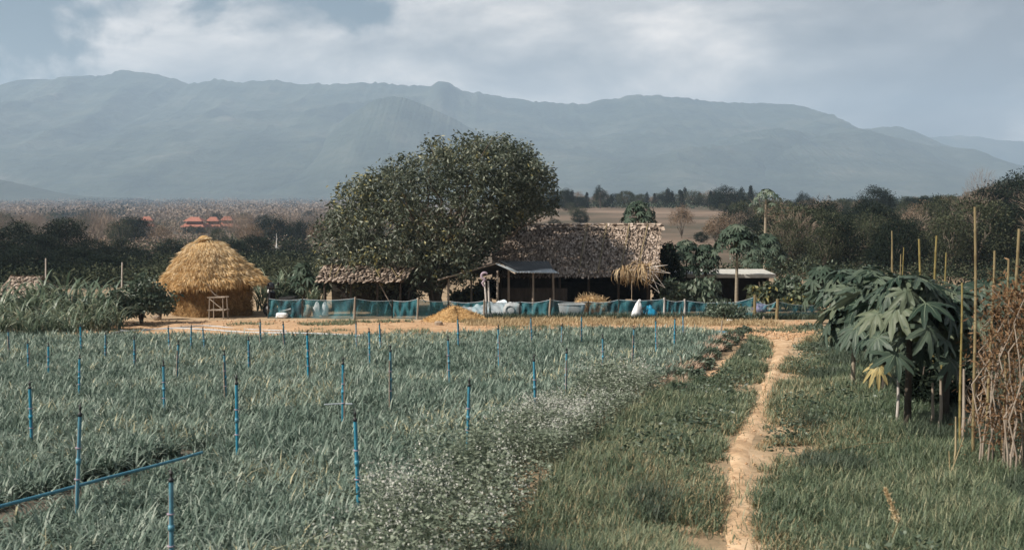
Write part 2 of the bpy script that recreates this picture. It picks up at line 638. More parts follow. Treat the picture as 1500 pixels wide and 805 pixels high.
def make_world():
    w = bpy.data.worlds.new('World')
    SC.world = w
    w.use_nodes = True
    nt = w.node_tree
    nd, lk = nt.nodes, nt.links
    bg = nd['Background']
    bg.inputs['Strength'].default_value = 0.05
    sky = nd.new('ShaderNodeTexSky')
    sky.sky_type = 'NISHITA'
    sky.sun_disc = False
    sky.sun_elevation = SUN_EL
    sky.sun_rotation = math.atan2(SUN.x, SUN.y) % (2 * PI)
    sky.air_density = 1.0
    sky.dust_density = 3.0
    tc = nd.new('ShaderNodeTexCoord')

    def mapped(scale, loc=(0, 0, 0)):
        mp = nd.new('ShaderNodeMapping')
        mp.inputs['Scale'].default_value = scale
        mp.inputs['Location'].default_value = loc
        lk.new(tc.outputs['Generated'], mp.inputs[0])
        return mp

    def noise(mp, scale, detail, rough=.55, dist=0.0):
        n_ = nd.new('ShaderNodeTexNoise')
        n_.inputs['Scale'].default_value = scale
        n_.inputs['Detail'].default_value = detail
        n_.inputs['Roughness'].default_value = rough
        n_.inputs['Distortion'].default_value = dist
        lk.new(mp.outputs[0], n_.inputs['Vector'])
        return n_

    def math_(op, a, b):
        n_ = nd.new('ShaderNodeMath')
        n_.operation = op
        for i, v in enumerate((a, b)):
            if isinstance(v, (int, float)):
                n_.inputs[i].default_value = v
            else:
                lk.new(v, n_.inputs[i])
        return n_.outputs[0]

    def maprange(v, a, b, c, d):
        n_ = nd.new('ShaderNodeMapRange')
        n_.interpolation_type = 'SMOOTHSTEP'
        for i, q in ((1, a), (2, b), (3, c), (4, d)):
            n_.inputs[i].default_value = q
        lk.new(v, n_.inputs[0])
        return n_.outputs[0]

    sp = nd.new('ShaderNodeSeparateXYZ')
    lk.new(tc.outputs['Generated'], sp.inputs[0])
    m1 = mapped((1, 1, 1.7), (CLOUD_X, 0.0, 0.0))
    n1 = noise(m1, 6.5, 9, .58, .25)
    bias = maprange(sp.outputs['X'], -.45, .30, -.03, .34)
    low = maprange(sp.outputs['Z'], .07, .17, .14, 0.0)
    high = maprange(sp.outputs['Z'], .22, .50, 0.0, -.30)
    mask = maprange(math_('ADD', math_('ADD', math_('ADD', n1.outputs['Fac'], bias), low), high), .47, .60, 0.0, 1.0)
    # cloud tone: sunlit warm crests, blue-grey bellies, greyer to the right
    n2 = noise(mapped((1, 1, 2.2), (CLOUD_X + 3.1, 0, .4)), 5.0, 8, .6, .3)
    tone = math_('ADD', n2.outputs['Fac'], maprange(sp.outputs['X'], -.1, .45, .04, -.10))
    rp = _ramp(nd, [(.46, .47, .49), (.86, .85, .84), (1.50, 1.42, 1.34), (2.6, 2.35, 2.12)], [.30, .44, .55, .68])
    lk.new(tone, rp.inputs[0])
    amp = nd.new('ShaderNodeVectorMath')
    amp.operation = 'SCALE'
    amp.inputs[3].default_value = CLOUD_B
    lk.new(rp.outputs[0], amp.inputs[0])
    skyc = nd.new('ShaderNodeVectorMath')
    skyc.operation = 'MULTIPLY'
    skyc.inputs[1].default_value = SKY_TINT
    lk.new(sky.outputs[0], skyc.inputs[0])
    mx = nd.new('ShaderNodeMix')
    mx.data_type = 'RGBA'
    lk.new(mask, mx.inputs[0])
    lk.new(skyc.outputs[0], mx.inputs[6])
    lk.new(amp.outputs[0], mx.inputs[7])
    lk.new(mx.outputs[2], bg.inputs['Color'])


CLOUD_X = 0.0
CLOUD_B = 6.5
SKY_TINT = (.62, .70, .70)
make_world()
SC.view_settings.view_transform = 'Standard'
SC.view_settings.look = 'None'
SC.view_settings.exposure = 0.72
SC.view_settings.gamma = 1.0
SC.view_settings.use_curve_mapping = False
SC.cycles.use_denoising = True
SC.cycles.max_bounces = 8
SC.cycles.diffuse_bounces = 3
SC.cycles.glossy_bounces = 2
SC.cycles.transmission_bounces = 3
SC.cycles.transparent_max_bounces = 12
SC.cycles.volume_bounces = 1
SC.cycles.caustics_reflective = False
SC.cycles.caustics_refractive = False

# air: one even volume round everything on the ground; sky and clouds are outside
hz = MB()
hz.box((0, 3350, 300), (13000, 8300, 646))
hm = bpy.data.materials.new('haze_air')
hm.use_nodes = True
hm.node_tree.nodes.remove(hm.node_tree.nodes['Principled BSDF'])
hv = hm.node_tree.nodes.new('ShaderNodeVolumePrincipled')
hv.inputs['Color'].default_value = (.53, .69, .88, 1)
hv.inputs['Density'].default_value = 0.00023
hv.inputs['Anisotropy'].default_value = 0.1
hm.node_tree.links.new(hv.outputs[0], hm.node_tree.nodes['Material Output'].inputs['Volume'])
tag(hz.build('haze', hm), kind='stuff')

# ------------------------------------------------------------------ ground
def make_ground():
    na, nr = 320, 190
    ang = np.radians(np.linspace(-80, 80, na))
    r_ = np.concatenate([[0.6], np.geomspace(1.5, 7200, nr - 1)])
    A, RR = np.meshgrid(ang, r_)
    x, y = RR * np.sin(A), RR * np.cos(A)
    z = gz(x, y)
    V = np.stack([x, y, z], 2).reshape(-1, 3)
    i, j = np.meshgrid(np.arange(nr - 1), np.arange(na - 1), indexing='ij')
    b = (i * na + j).ravel()
    q = np.stack([b, b + 1, b + na + 1, b + na], 1)
    # the part behind the camera
    nb = len(V)
    back = np.array([[-400, -50, 2.2], [400, -50, 2.2], [0, 0.0, 0.0]])
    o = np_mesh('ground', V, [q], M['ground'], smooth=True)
    tag(o, kind='structure')


make_ground()


def resample(pts, n):
    """points along a polyline given in photo pixels, spread evenly over the ground"""
    p = np.array([W(*q) for q in pts])
    s = np.concatenate([[0], np.cumsum(np.hypot(*np.diff(p, axis=0).T))])
    t = np.linspace(0, s[-1], n)
    return np.stack([np.interp(t, s, p[:, 0]), np.interp(t, s, p[:, 1])], 1)


def strip(name, Lp, Rp, mat, off, n=60, m=8, wob=0.0, seed=1, bumpy=0.0, sink=False):
    a, b = resample(Lp, n), resample(Rp, n)
    if wob:
        k = np.arange(n)
        a = a + wob * (vnoise(k * 1.0, k * 0, .6, seed) - .5)[:, None] * np.array([2, 0])
        b = b + wob * (vnoise(k * 1.0, k * 0 + 9, .6, seed) - .5)[:, None] * np.array([2, 0])
    t = np.linspace(0, 1, m)[None, :, None]
    P = a[:, None] * (1 - t) + b[:, None] * t
    z = gz(P[..., 0], P[..., 1]) + off
    if bumpy:
        e = np.sin(np.linspace(0, PI, m))[None, :]
        z = z + bumpy * (vnoise(P[..., 0], P[..., 1], 2.2, seed) * .7 + vnoise(P[..., 0], P[..., 1], 6, seed + 1) * .3) * e
    if sink:
        z = z - .03 + .045 * np.sin(np.linspace(0, PI, m))[None, :] ** .6 + .02 * (vnoise(P[..., 0], P[..., 1], 1.6, seed + 4) - .5)
    V = np.concatenate([P, z[..., None]], 2).reshape(-1, 3)
    i, j = np.meshgrid(np.arange(n - 1), np.arange(m - 1), indexing='ij')
    c = (i * m + j).ravel()
    return np_mesh(name, V, [np.stack([c, c + 1, c + m + 1, c + m], 1)], mat, smooth=True)


PATH_L = [(1022, 1000), (1036, 900), (1048, 805), (1055, 760), (1058, 700), (1064, 650), (1086, 620), (1104, 590), (1116, 560), (1124, 530), (1126, 510), (1118, 497), (1096, 488), (1060, 478)]
PATH_R = [(1130, 1000), (1122, 900), (1113, 805), (1109, 760), (1106, 700), (1107, 650), (1120, 620), (1131, 590), (1141, 560), (1150, 530), (1161, 510), (1183, 497), (1196, 488), (1200, 478)]
tag(strip('footpath', PATH_L, PATH_R, M['path'], .0, 110, 16, .05, 3, .025, True), kind='structure')
tag(strip('bare_soil_strip', [(90, 505), (200, 497), (400, 500), (600, 506), (800, 500), (1000, 495), (1110, 496), (1190, 494)],
          [(90, 474), (200, 470), (400, 469.5), (600, 469.5), (800, 469.5), (1000, 469.5), (1110, 470), (1205, 471)], M['soil'], .008, 140, 16, 0, 5, .10), kind='structure')
tag(strip('bare_soil_ridge', [(1000, 610), (1018, 575), (1052, 535), (1084, 505), (1094, 497)], [(1028, 610), (1046, 575), (1074, 535), (1098, 505), (1106, 497)], M['soil'], .010, 40, 6, .1, 8, .05), kind='structure')

BR = [(690, 960), (745, 805), (790, 740), (830, 690), (905, 625), (985, 568)]
BRw = [W(*p) for p in BR]
FIELD = [(x - .9, y) for x, y in BRw] + [W(1000, 553), W(1058, 497), (5.4, 32.6), (2.0, 32.2), (-1, 31.2), (-5, 30.2), (-24, 30.0), (-24, 20), (-13, 5.6), (-2.2, 5.2)]


def sheet_poly(name, poly, mat, off, step=1.0):
    """a flat sheet of ground cells inside a polygon"""
    xs = np.arange(min(p[0] for p in poly), max(p[0] for p in poly) + step, step)
    ys = np.arange(min(p[1] for p in poly), max(p[1] for p in poly) + step, step)
    X, Y = np.meshgrid(xs, ys)
    V = np.stack([X, Y, gz(X, Y) + off], 2).reshape(-1, 3)
    n = len(xs)
    i, j = np.meshgrid(np.arange(len(ys) - 1), np.arange(n - 1), indexing='ij')
    c = (i * n + j).ravel()
    ctr = V[c] + np.array([step / 2, step / 2, 0])
    c = c[in_poly(ctr[:, 0], ctr[:, 1], poly)]
    return np_mesh(name, V, [np.stack([c, c + 1, c + n + 1, c + n], 1)], mat, smooth=True)


tag(sheet_poly('field', FIELD, M['field_soil'], .005, .4), kind='structure')


# ------------------------------------------------------------------ mountains
def ridge(name, crest, D, depth, mat, base=-18.0, seed=2, rough=.15, n=520, m=110, spur=1.0):
    """a range of hills: crest given as photo pixels at distance D, falling to its foot in front and behind"""
    xs = np.linspace(crest[0][0], crest[-1][0], n)
    ys = np.interp(xs, [c[0] for c in crest], [c[1] for c in crest])
    k = (xs - 750) / F
    zc = np.array([at(a, b, D)[2] for a, b in zip(xs, ys)])
    zc = zc + rough * .10 * (zc - base) * (vnoise(xs, xs * 0, .06, seed) - .5) + ((vnoise(xs, xs * 0, .21, seed + 1) - .5) * .08 + (vnoise(xs, xs * 0, .55, seed + 1) - .5) * .10) * rough * (zc - base)
    v = np.linspace(-1, 1, m)                    # -1 foot in front, 0 crest, 1 foot behind
    Y = D + v[:, None] * depth
    Y = np.repeat(Y, n, 1)
    X = k[None, :] * D + 0 * Y
    prof = (1 - np.abs(v)) ** 1.25
    Z = base + (zc[None, :] - base) * prof[:, None]
    h = (zc - base)[None, :] * np.abs(v[:, None]) ** .7 * (1 - np.abs(v[:, None])) ** .8
    sx = X / D * 9
    sy = Y / D * 9
    wv = (vnoise(sx + seed, sy, .8, seed + 7) - .5) * 1.6
    rid = 1 - np.abs(2 * vnoise(sx + wv, sy * .35, 1.0, seed + 2) - 1)
    rid2 = 1 - np.abs(2 * vnoise(sx * 2.3 + wv, sy, 1.0, seed + 3) - 1)
    rid3 = vnoise(sx * 6, sy * 3, 1.0, seed + 4) + .8 * (1 - np.abs(2 * vnoise(sx * 9 + wv, sy * 5, 1.0, seed + 5) - 1)) + .5 * vnoise(sx * 24, sy * 14, 1.0, seed + 6) - .8
    Z = Z + h * spur * (.70 * (rid - .5) + .28 * (rid2 - .5) + .07 * (rid3 - .5))
    lim = base + (zc[None, :] - base) * (CAMZ - Z * 0 + 0)  # unused scale kept simple
    # nothing in front may rise above the crest seen from the field
    top = CAMZ + (zc[None, :] - CAMZ) * (Y / D) - 2
    Z = np.minimum(Z, np.maximum(top, base))
    Z[0] = base
    Z[-1] = base
    V = np.stack([X, Y, Z], 2).reshape(-1, 3)
    i, j = np.meshgrid(np.arange(m - 1), np.arange(n - 1), indexing='ij')
    b = (i * n + j).ravel()
    o = np_mesh(name, V, [np.stack([b, b + 1, b + n + 1, b + n], 1)], mat, smooth=True)
    return tag(o, kind='structure')


ridge('mountain_range', [(-420, 200), (-250, 170), (-100, 150), (0, 133), (60, 118), (110, 113), (150, 110), (170, 107), (188, 102), (215, 104), (240, 107), (262, 116), (285, 122), (310, 118), (330, 114), (360, 120), (385, 118), (410, 116), (440, 122),
                         (470, 123), (520, 122), (555, 119), (600, 124), (632, 127), (645, 120), (660, 120), (680, 133), (720, 138), (800, 148), (860, 150), (890, 144), (925, 138), (960, 138), (1000, 143), (1080, 150), (1150, 152), (1180, 160),
                         (1205, 175), (1230, 187), (1262, 188), (1285, 185), (1310, 184), (1335, 192), (1350, 202), (1390, 218), (1430, 232), (1500, 255), (1600, 275), (1700, 283)], 4600, 1900, M['mountain'], seed=5)
ridge('far_mountain', [(1050, 262), (1200, 235), (1300, 212), (1360, 201), (1400, 198), (1430, 199), (1460, 205), (1500, 207), (1600, 214), (1750, 225), (1900, 240)], 6300, 900, M['mountain'], seed=15, spur=.6)
ridge('near_mountain', [(330, 282), (400, 262), (460, 225), (500, 178), (530, 158), (555, 144), (580, 140), (610, 147), (650, 165), (700, 192), (760, 215), (830, 240), (900, 262), (980, 280)], 3500, 900, M['mountain'], seed=25, rough=.10, spur=.35)
ridge('near_mountain', [(880, 281), (960, 250), (1020, 215), (1080, 196), (1140, 186), (1190, 196), (1260, 205), (1320, 216), (1400, 246), (1470, 264), (1560, 280)], 3700, 900, M['mountain'], seed=35, rough=.12, spur=.35)
ridge('low_hill', [(-330, 262), (-200, 250), (-80, 254), (0, 262), (40, 270), (80, 280), (120, 286), (200, 289)], 2300, 300, M['hill'], base=-16, seed=45, rough=.3)
ridge('low_hill', [(190, 287), (250, 283), (330, 282.5), (420, 285), (520, 288)], 2700, 160, M['hill'], base=-17, seed=55, rough=.5)

# ------------------------------------------------------------------ crop, weeds, grass
PIPE_A, PIPE_B = W(-60, 770), W(300, 662)


def seg_dist(x, y, a, b):
    ax, ay = a
    bx, by = b
    t = np.clip(((x - ax) * (bx - ax) + (y - ay) * (by - ay)) / ((bx - ax) ** 2 + (by - ay) ** 2), 0, 1)
    return np.hypot(x - ax - t * (bx - ax), y - ay - t * (by - ay))


def make_crop():
    def keep(x, y):
        near = seg_dist(x, y, (PIPE_A[0] + .15, PIPE_A[1] - .30), (PIPE_B[0] + .1, PIPE_B[1] - .30))
        k = np.where(near < .34, 0.03, 1.0)
        bare = vnoise(x, y, .9, 41)
        return k * np.where(bare < .13, .35, 1.0)
    x, y = scatter(FIELD, 135, keep)
    n = len(x)
    tall = .18 + .09 * vnoise(x, y, .45, 31) + .05 * vnoise(x, y, 2.0, 32) + rng.normal(0, .03, n)
    # leaves per plant
    parts = []
    K = 10
    px = np.repeat(x, K) + rng.normal(0, .02, n * K)
    py = np.repeat(y, K) + rng.normal(0, .02, n * K)
    h = np.repeat(tall, K) * rng.uniform(.8, 1.45, n * K)
    P = np.stack([px, py, gz(px, py)], 1)
    rank = np.tile(np.arange(K), n)
    yaw = rng.uniform(0, 2 * PI, n * K)
    wide = np.clip(np.hypot(px, py) / 1500 + .013, .013, .04) * rng.uniform(.7, 1.3, n * K)
    V, q, t = blades(P, h, wide, yaw, rng.uniform(.05, .6, n * K), rng.uniform(.15, .95, n * K), 3)
    parts.append((V, q + [t]))
    V, ps = merge(parts)
    o = np_mesh('crop_leaves', V, ps, M['crop'])
    tag(o, 'dense field of grey-green bladed crop filling the left half', 'crop', kind='stuff')


make_crop()

BANK = BRw + [(x - 1.15, y) for x, y in reversed(BRw)]


def make_bank():
    x, y = scatter(BANK, 48)
    x = x - .55 * rng.random(len(x)) ** 3 * (.4 + vnoise(x, y, .8, 58))
    n = len(x)
    K = 62
    hgt = (.26 + .34 * vnoise(x, y, 1.1, 51)) * rng.uniform(.8, 1.15, n)
    ii = np.repeat(np.arange(n), K)
    t = rng.random(n * K) ** .7
    a = rng.uniform(0, 2 * PI, n * K)
    rad = .16 * rng.random(n * K) ** .5 * (1.1 - .5 * t)
    px, py = x[ii] + rad * np.cos(a), y[ii] + rad * np.sin(a)
    P = np.stack([px, py, gz(px, py) + t * hgt[ii]], 1)
    D = np.stack([np.cos(a), np.sin(a), rng.uniform(-.5, .7, n * K)], 1)
    V, q = leaf_cards(P, D, rng.uniform(.03, .075, n * K), rng.uniform(.012, .030, n * K))
    # stems
    Ps = np.stack([x, y, gz(x, y)], 1)
    V2, q2, t2 = blades(np.repeat(Ps, 3, 0), np.repeat(hgt, 3) * 1.05, .008, rng.uniform(0, 2 * PI, n * 3), rng.uniform(0, .3, n * 3), .05, 2)
    VV, ps = merge([(V, [q]), (V2, q2 + [t2])])
    tag(np_mesh('flowering_weeds', VV, ps, M['weed']), 'bank of leafy grey-green weeds along the right edge of the crop', 'weeds', kind='stuff')
    # pale flower heads on top
    cl = np.clip((vnoise(x, y, .7, 53) - .38) * 3, 0, 1) * np.clip((vnoise(x, y, 2.4, 54) - .3) * 2.2, 0, 1)
    k = rng.random(n) < np.clip(cl * 1.6 + .16, 0, 1)
    i2 = np.repeat(np.nonzero(k)[0], 42)
    m = len(i2)
    a = rng.uniform(0, 2 * PI, m)
    rad = .17 * rng.random(m) ** .5
    px, py = x[i2] + rad * np.cos(a), y[i2] + rad * np.sin(a)
    P = np.stack([px, py, gz(px, py) + hgt[i2] * rng.uniform(.70, 1.40, m)], 1)
    V, q = leaf_cards(P, rand_dirs(m, -.2), rng.uniform(.015, .034, m), rng.uniform(.010, .023, m))
    tag(np_mesh('weed_flowers', V, [q], M['flower']), 'pale off-white flower heads on top of the weed bank', 'flowers', kind='stuff')


make_bank()

_pl = [W(*p) for p in PATH_L]
_pr = [W(*p) for p in PATH_R]
_ply, _plx = [p[1] for p in _pl], [p[0] for p in _pl]
_pry, _prx = [p[1] for p in _pr], [p[0] for p in _pr]
VERGE_L = BRw + [W(1010, 560), W(1045, 560), W(1098, 503), W(1092, 490), W(1120, 487), W(1128, 497)] + [(x + .22, y) for x, y in reversed(_pl[:-3])]
VERGE_R = [(x - .22, y) for x, y in _pr[:-2]] + [W(1215, 482), W(1260, 480), (15.0, 34), (22, 30), (15, 20), (9, 10), (5.2, 5.0)]


def grass_field(poly, dens_near, seed, hfun, dark=None):
    def keep(x, y):
        d = np.hypot(x, y)
        return np.clip(9.0 / d, .12, 1.0) ** 1.15
    x, y = scatter(poly, dens_near, keep)
    n = len(x)
    dl = x - np.interp(y, _ply, _plx)            # >0 : on the path side
    dr = x - np.interp(y, _pry, _prx)
    edge = np.where(x < (np.interp(y, _ply, _plx) + np.interp(y, _pry, _prx)) / 2, -dl, dr)
    patch = vnoise(x, y, .9, seed) * .6 + vnoise(x, y, 2.6, seed + 1) * .4
    inside = np.where(edge < 0, .30 * np.exp(edge * 14), 1.0)
    k = rng.random(n) < inside * np.clip(.24 + edge * 1.0 + (patch - .47) * 2.6 + (vnoise(x, y, 5.0, seed + 3) - .5) * .9, .0, 1.0)
    x, y, edge, patch = x[k], y[k], edge[k], patch[k]
    h = hfun(x, y, edge, patch)
    return x, y, edge, patch, h


def make_grass():
    GV = {'grass': [], 'dark': [], 'dry': []}
    for poly, seed in ((VERGE_L, 61), (VERGE_R, 71)):
        x, y, e, p, h = grass_field(poly, 7600, seed, lambda x, y, e, p: np.clip(.04 + .13 * p + .055 * np.clip(e, 0, 2), .03, .30))
        n = len(x)
        d = np.hypot(x, y)
        # how dry: near the path on its right side and in patches
        dryness = vnoise(x, y, .7, seed + 5)
        pd = np.where(seed == 71, np.clip(.62 - e * .24, 0, .62), np.clip(.28 - e * .25, 0, .28)) + (dryness - .55) * 1.1
        u = rng.random(n)
        isdry = u < pd * .8
        dk = (vnoise(x, y, .55, seed + 9) + np.where(seed == 71, np.clip((e - 1.5) * .34, 0, .75), 0) > .70) & ~isdry & (e > .5)  # dark blades increase to the right, standing in for shade there
        for key, mk in (('dry', isdry), ('dark', dk), ('grass', ~isdry & ~dk)):
            idx = np.nonzero(mk)[0]
            m = len(idx)
            hh = h[idx] * rng.uniform(.6, 1.35, m) * {'dry': .85, 'dark': 1.25, 'grass': 1.0}[key]
            wd = np.clip(.0045 + d[idx] * .00038, .004, .03) * rng.uniform(.7, 1.4, m)
            P = np.stack([x[idx], y[idx], gz(x[idx], y[idx])], 1)
            V, q, t = blades(P, hh * 1.25, wd, rng.uniform(0, 2 * PI, m), rng.uniform(.1, .9 if key == 'dry' else .65, m), rng.uniform(.1, .7, m), 3)
            GV[key].append((V, q + [t]))
    # little tufts on the soil strip and at its edges
    sx, sy = scatter([W(150, 494), W(1040, 488), W(1190, 490), W(1190, 473), W(200, 471)], 60, lambda x, y: (vnoise(x, y, .7, 91) > .68) * (.3 + .7 * vnoise(x, y, 3, 92)))
    ii = np.repeat(np.arange(len(sx)), 14)
    m = len(ii)
    qx, qy = sx[ii] + rng.normal(0, .06, m), sy[ii] + rng.normal(0, .06, m)
    P = np.stack([qx, qy, gz(qx, qy)], 1)
    V, q, t = blades(P, rng.uniform(.06, .2, m), .02, rng.uniform(0, 2 * PI, m), rng.uniform(.1, .9, m), .4, 2)
    GV['grass'].append((V, q + [t]))
    # a fringe of grass under the net and dry grass in front of it
    fx, fy = scatter([(-8, 38.6), (11, 38.6), (11, 39.8), (-8, 39.8)], 150, lambda x, y: sstep(-2.5, .5, x))
    m = len(fx)
    P = np.stack([fx, fy, gz(fx, fy)], 1)
    V, q, t = blades(np.repeat(P, 6, 0) + rng.normal(0, .06, (m * 6, 3)) * np.array([1, 1, 0]), rng.uniform(.1, .3, m * 6), .024, rng.uniform(0, 2 * PI, m * 6), rng.uniform(.1, .7, m * 6), .4, 2)
    GV['dark'].append((V, q + [t]))
    fx, fy = scatter([(-1.5, 35), (8.4, 34), (8.6, 38.3), (-1.5, 38.3)], 130, lambda x, y: sstep(.30, .7, vnoise(x, y, .5, 95)))
    m = len(fx)
    P = np.stack([fx, fy, gz(fx, fy)], 1)
    V, q, t = blades(np.repeat(P, 5, 0) + rng.normal(0, .08, (m * 5, 3)) * np.array([1, 1, 0]), rng.uniform(.08, .24, m * 5), .02, rng.uniform(0, 2 * PI, m * 5), rng.uniform(.1, .9, m * 5), .4, 2)
    GV['dry'].append((V, q + [t]))
    for key, nm, mat, lab in (('grass', 'verge_grass', 'grass', 'green grass on both sides of the footpath'), ('dark', 'dark_grass', 'dark_grass', 'darker lush grass in patches beside the footpath, coloured for shade at right'), ('dry', 'dry_grass', 'dry', 'straw-coloured dry grass along the footpath edges')):
        V, ps = merge(GV[key])
        tag(np_mesh(nm, V, ps, M[mat]), lab, 'grass', kind='stuff')


make_grass()


def make_weeds():
    """broad leaved ground weeds among the grass"""
    x1, y1 = scatter(VERGE_L, 14, lambda x, y: sstep(.45, .7, vnoise(x, y, .8, 101)))
    x2, y2 = scatter(VERGE_R, 11, lambda x, y: sstep(.45, .75, vnoise(x, y, .6, 103)) * np.where(y > 33, 0, 1))
    x, y = np.concatenate([x1, x2]), np.concatenate([y1, y2])
    e = np.minimum(np.abs(x - np.interp(y, _ply, _plx)), np.abs(x - np.interp(y, _pry, _prx)))
    k = e > .25
    x, y = x[k], y[k]
    n = len(x)
    K = 22
    ii = np.repeat(np.arange(n), K)
    m = n * K
    a = rng.uniform(0, 2 * PI, m)
    hg = rng.uniform(.10, .30, n)
    rad = .13 * rng.random(m) ** .5
    px, py = x[ii] + rad * np.cos(a), y[ii] + rad * np.sin(a)
    P = np.stack([px, py, gz(px, py) + hg[ii] * rng.random(m) + .02], 1)
    D = np.stack([np.cos(a), np.sin(a), rng.uniform(-.4, .6, m)], 1)
    V, q = leaf_cards(P, D, rng.uniform(.04, .09, m), rng.uniform(.02, .045, m))
    tag(np_mesh('ground_weeds', V, [q], M['leaf_shrub']), 'low broad-leaved weeds scattered through the path-side grass', 'weeds', kind='stuff')
    # dry reddish litter on the ridge at the end of the crop
    poly = [W(962, 566), W(985, 540), W(1025, 512), W(1062, 495), W(1086, 497), W(1060, 515), W(1025, 545), W(1000, 572)]
    x, y = scatter(poly, 950)
    n = len(x)
    P = np.stack([x, y, gz(x, y) + .16 * vnoise(x, y, 1.4, 107)], 1)
    V, q, t = blades(P, rng.uniform(.10, .26, n), .018, rng.uniform(0, 2 * PI, n), rng.uniform(.6, 1.5, n), rng.uniform(0, .4, n), 2)
    tag(np_mesh('straw_litter', V, q + [t], M['litter']), 'strip of dry reddish straw litter beside the crop corner', 'straw', kind='stuff')
    # crumbs of earth and small stones on the soil strip
    poly = [W(160, 497), W(600, 500), W(1040, 492), W(1190, 490), W(1190, 471), W(200, 470.5)]
    x, y = scatter(poly, 16)
    x2, y2 = scatter([(a - .1, b) for a, b in _pl] + [(a + .1, b) for a, b in reversed(_pr)], 60)
    x, y = np.concatenate([x, x2]), np.concatenate([y, y2])
    n = len(x)
    s = rng.uniform(.012, .05, n) * rng.uniform(.4, 1.3, n) * np.where(y < 30, .45, 1)
    c = np.array([[1, 0, 0], [0, 1, 0], [-1, 0, 0], [0, -1, 0], [0, 0, .8], [0, 0, -.5]], float)
    V = (c[None] * (1 + rng.uniform(-.35, .35, (n, 6, 1)))) * s[:, None, None] + np.stack([x, y, gz(x, y) + np.where(y < 30, .022, .05)], 1)[:, None]
    f = np.array([[0, 1, 4], [1, 2, 4], [2, 3, 4], [3, 0, 4], [1, 0, 5], [2, 1, 5], [3, 2, 5], [0, 3, 5]])
    t = ((np.arange(n) * 6)[:, None, None] + f[None]).reshape(-1, 3)
    tag(np_mesh('dirt_clods', V.reshape(-1, 3), [t], M['soil']), 'small clods of sandy earth on the bare soil strip', 'clods', kind='stuff')


make_weeds()

# ------------------------------------------------------------------ trees and plants
def limb_tubes(mb, base, tops, r0, wig=.12, n=7):
    """a trunk that splits into limbs ending at tops (local coordinates)"""
    for tp in tops:
        b, t = Vector(base), Vector(tp)
        pts = []
        for i in range(n):
            s = i / (n - 1)
            p = b.lerp(t, s)
            p.z = b.z + (t.z - b.z) * (s ** .8)
            w = wig * (t - b).length * .35 * math.sin(s * PI)
            p += Vector((random.uniform(-w, w), random.uniform(-w, w), 0))
            pts.append(p)
        mb.tube(pts, [r0 * (1 - .85 * i / (n - 1)) for i in range(n)], 6)


def crown_clumps(n, shape, bias=.55):
    """clump centres inside a unit crown"""
    d = rand_dirs(n)
    r_ = (bias + (1 - bias) * rng.random(n) ** .6)
    p = d * r_[:, None]
    if shape == 'dome':
        p[:, 2] = np.abs(p[:, 2]) * 1.2 - .25
    elif shape == 'cone':
        z = rng.random(n)
        rad = (1 - z) ** .8 * (.55 + .45 * rng.random(n))
        p = np.stack([rad * np.cos(2 * PI * rng.random(n)), rad * np.sin(2 * PI * rng.random(n)), z * 2 - 1], 1)
    elif shape == 'column':
        p[:, :2] *= (1 - .35 * p[:, 2:3])
    # uneven: a few big bulges and bites
    bul = rand_dirs(7)
    k = (d @ bul.T)
    p *= (1 + .28 * np.max(k ** 3, 1) - .22 * np.abs(np.min(k, 1)) ** 3)[:, None] if shape != 'cone' else 1
    return p


def tree(name, h, w, mat, bark, shape='round', clear=.22, clumps=90, per=16, leaf=.30, sparse=1.0, spread=.17, hang=.0, limbs=6, r0=None):
    """trunk with limbs and a crown of leaf clumps; 1 unit = 1 m, base at the origin"""
    root = empty(name, (0, 0, 0))
    r0 = r0 or h * .022
    mb = MB()
    tops = []
    for i in range(limbs):
        a = 2 * PI * i / limbs + random.uniform(-.4, .4)
        q = random.uniform(.35, .8)
        tops.append((math.cos(a) * w / 2 * q, math.sin(a) * w / 2 * q, h * random.uniform(.6, .9)))
    zb = h * clear * .8
    mb.tube([(0, 0, -.2), (0, 0, 0), (r0 * .4, 0, zb * .5), (0, 0, zb)], [r0 * 1.5, r0 * 1.25, r0, r0 * .85], 8)
    limb_tubes(mb, (0, 0, zb * .96), tops + [(random.uniform(-.1, .1) * w, 0, h * .93)], r0 * .72)
    mb.build('trunk', bark, root)
    c = crown_clumps(clumps, shape)
    ctr = np.array([0, 0, h * (1 + clear) / 2])
    ext = np.array([w / 2, w / 2, h * (1 - clear) / 2])
    C = ctr + c * ext * .9
    ii = np.repeat(np.arange(clumps), per)
    m = len(ii)
    off = rand_dirs(m) * (rng.random(m) ** .5)[:, None] * np.array([w, w, (h * .8)]) * spread
    P = C[ii] + off
    D = rand_dirs(m) * .8 + off / (np.linalg.norm(off, axis=1, keepdims=True) + 1e-6) + np.array([0, 0, -hang])
    V, q = leaf_cards(P, D, leaf * rng.uniform(.6, 1.4, m), leaf * .55 * rng.uniform(.6, 1.3, m))
    np_mesh('crown', V, [q], mat, root)
    return root


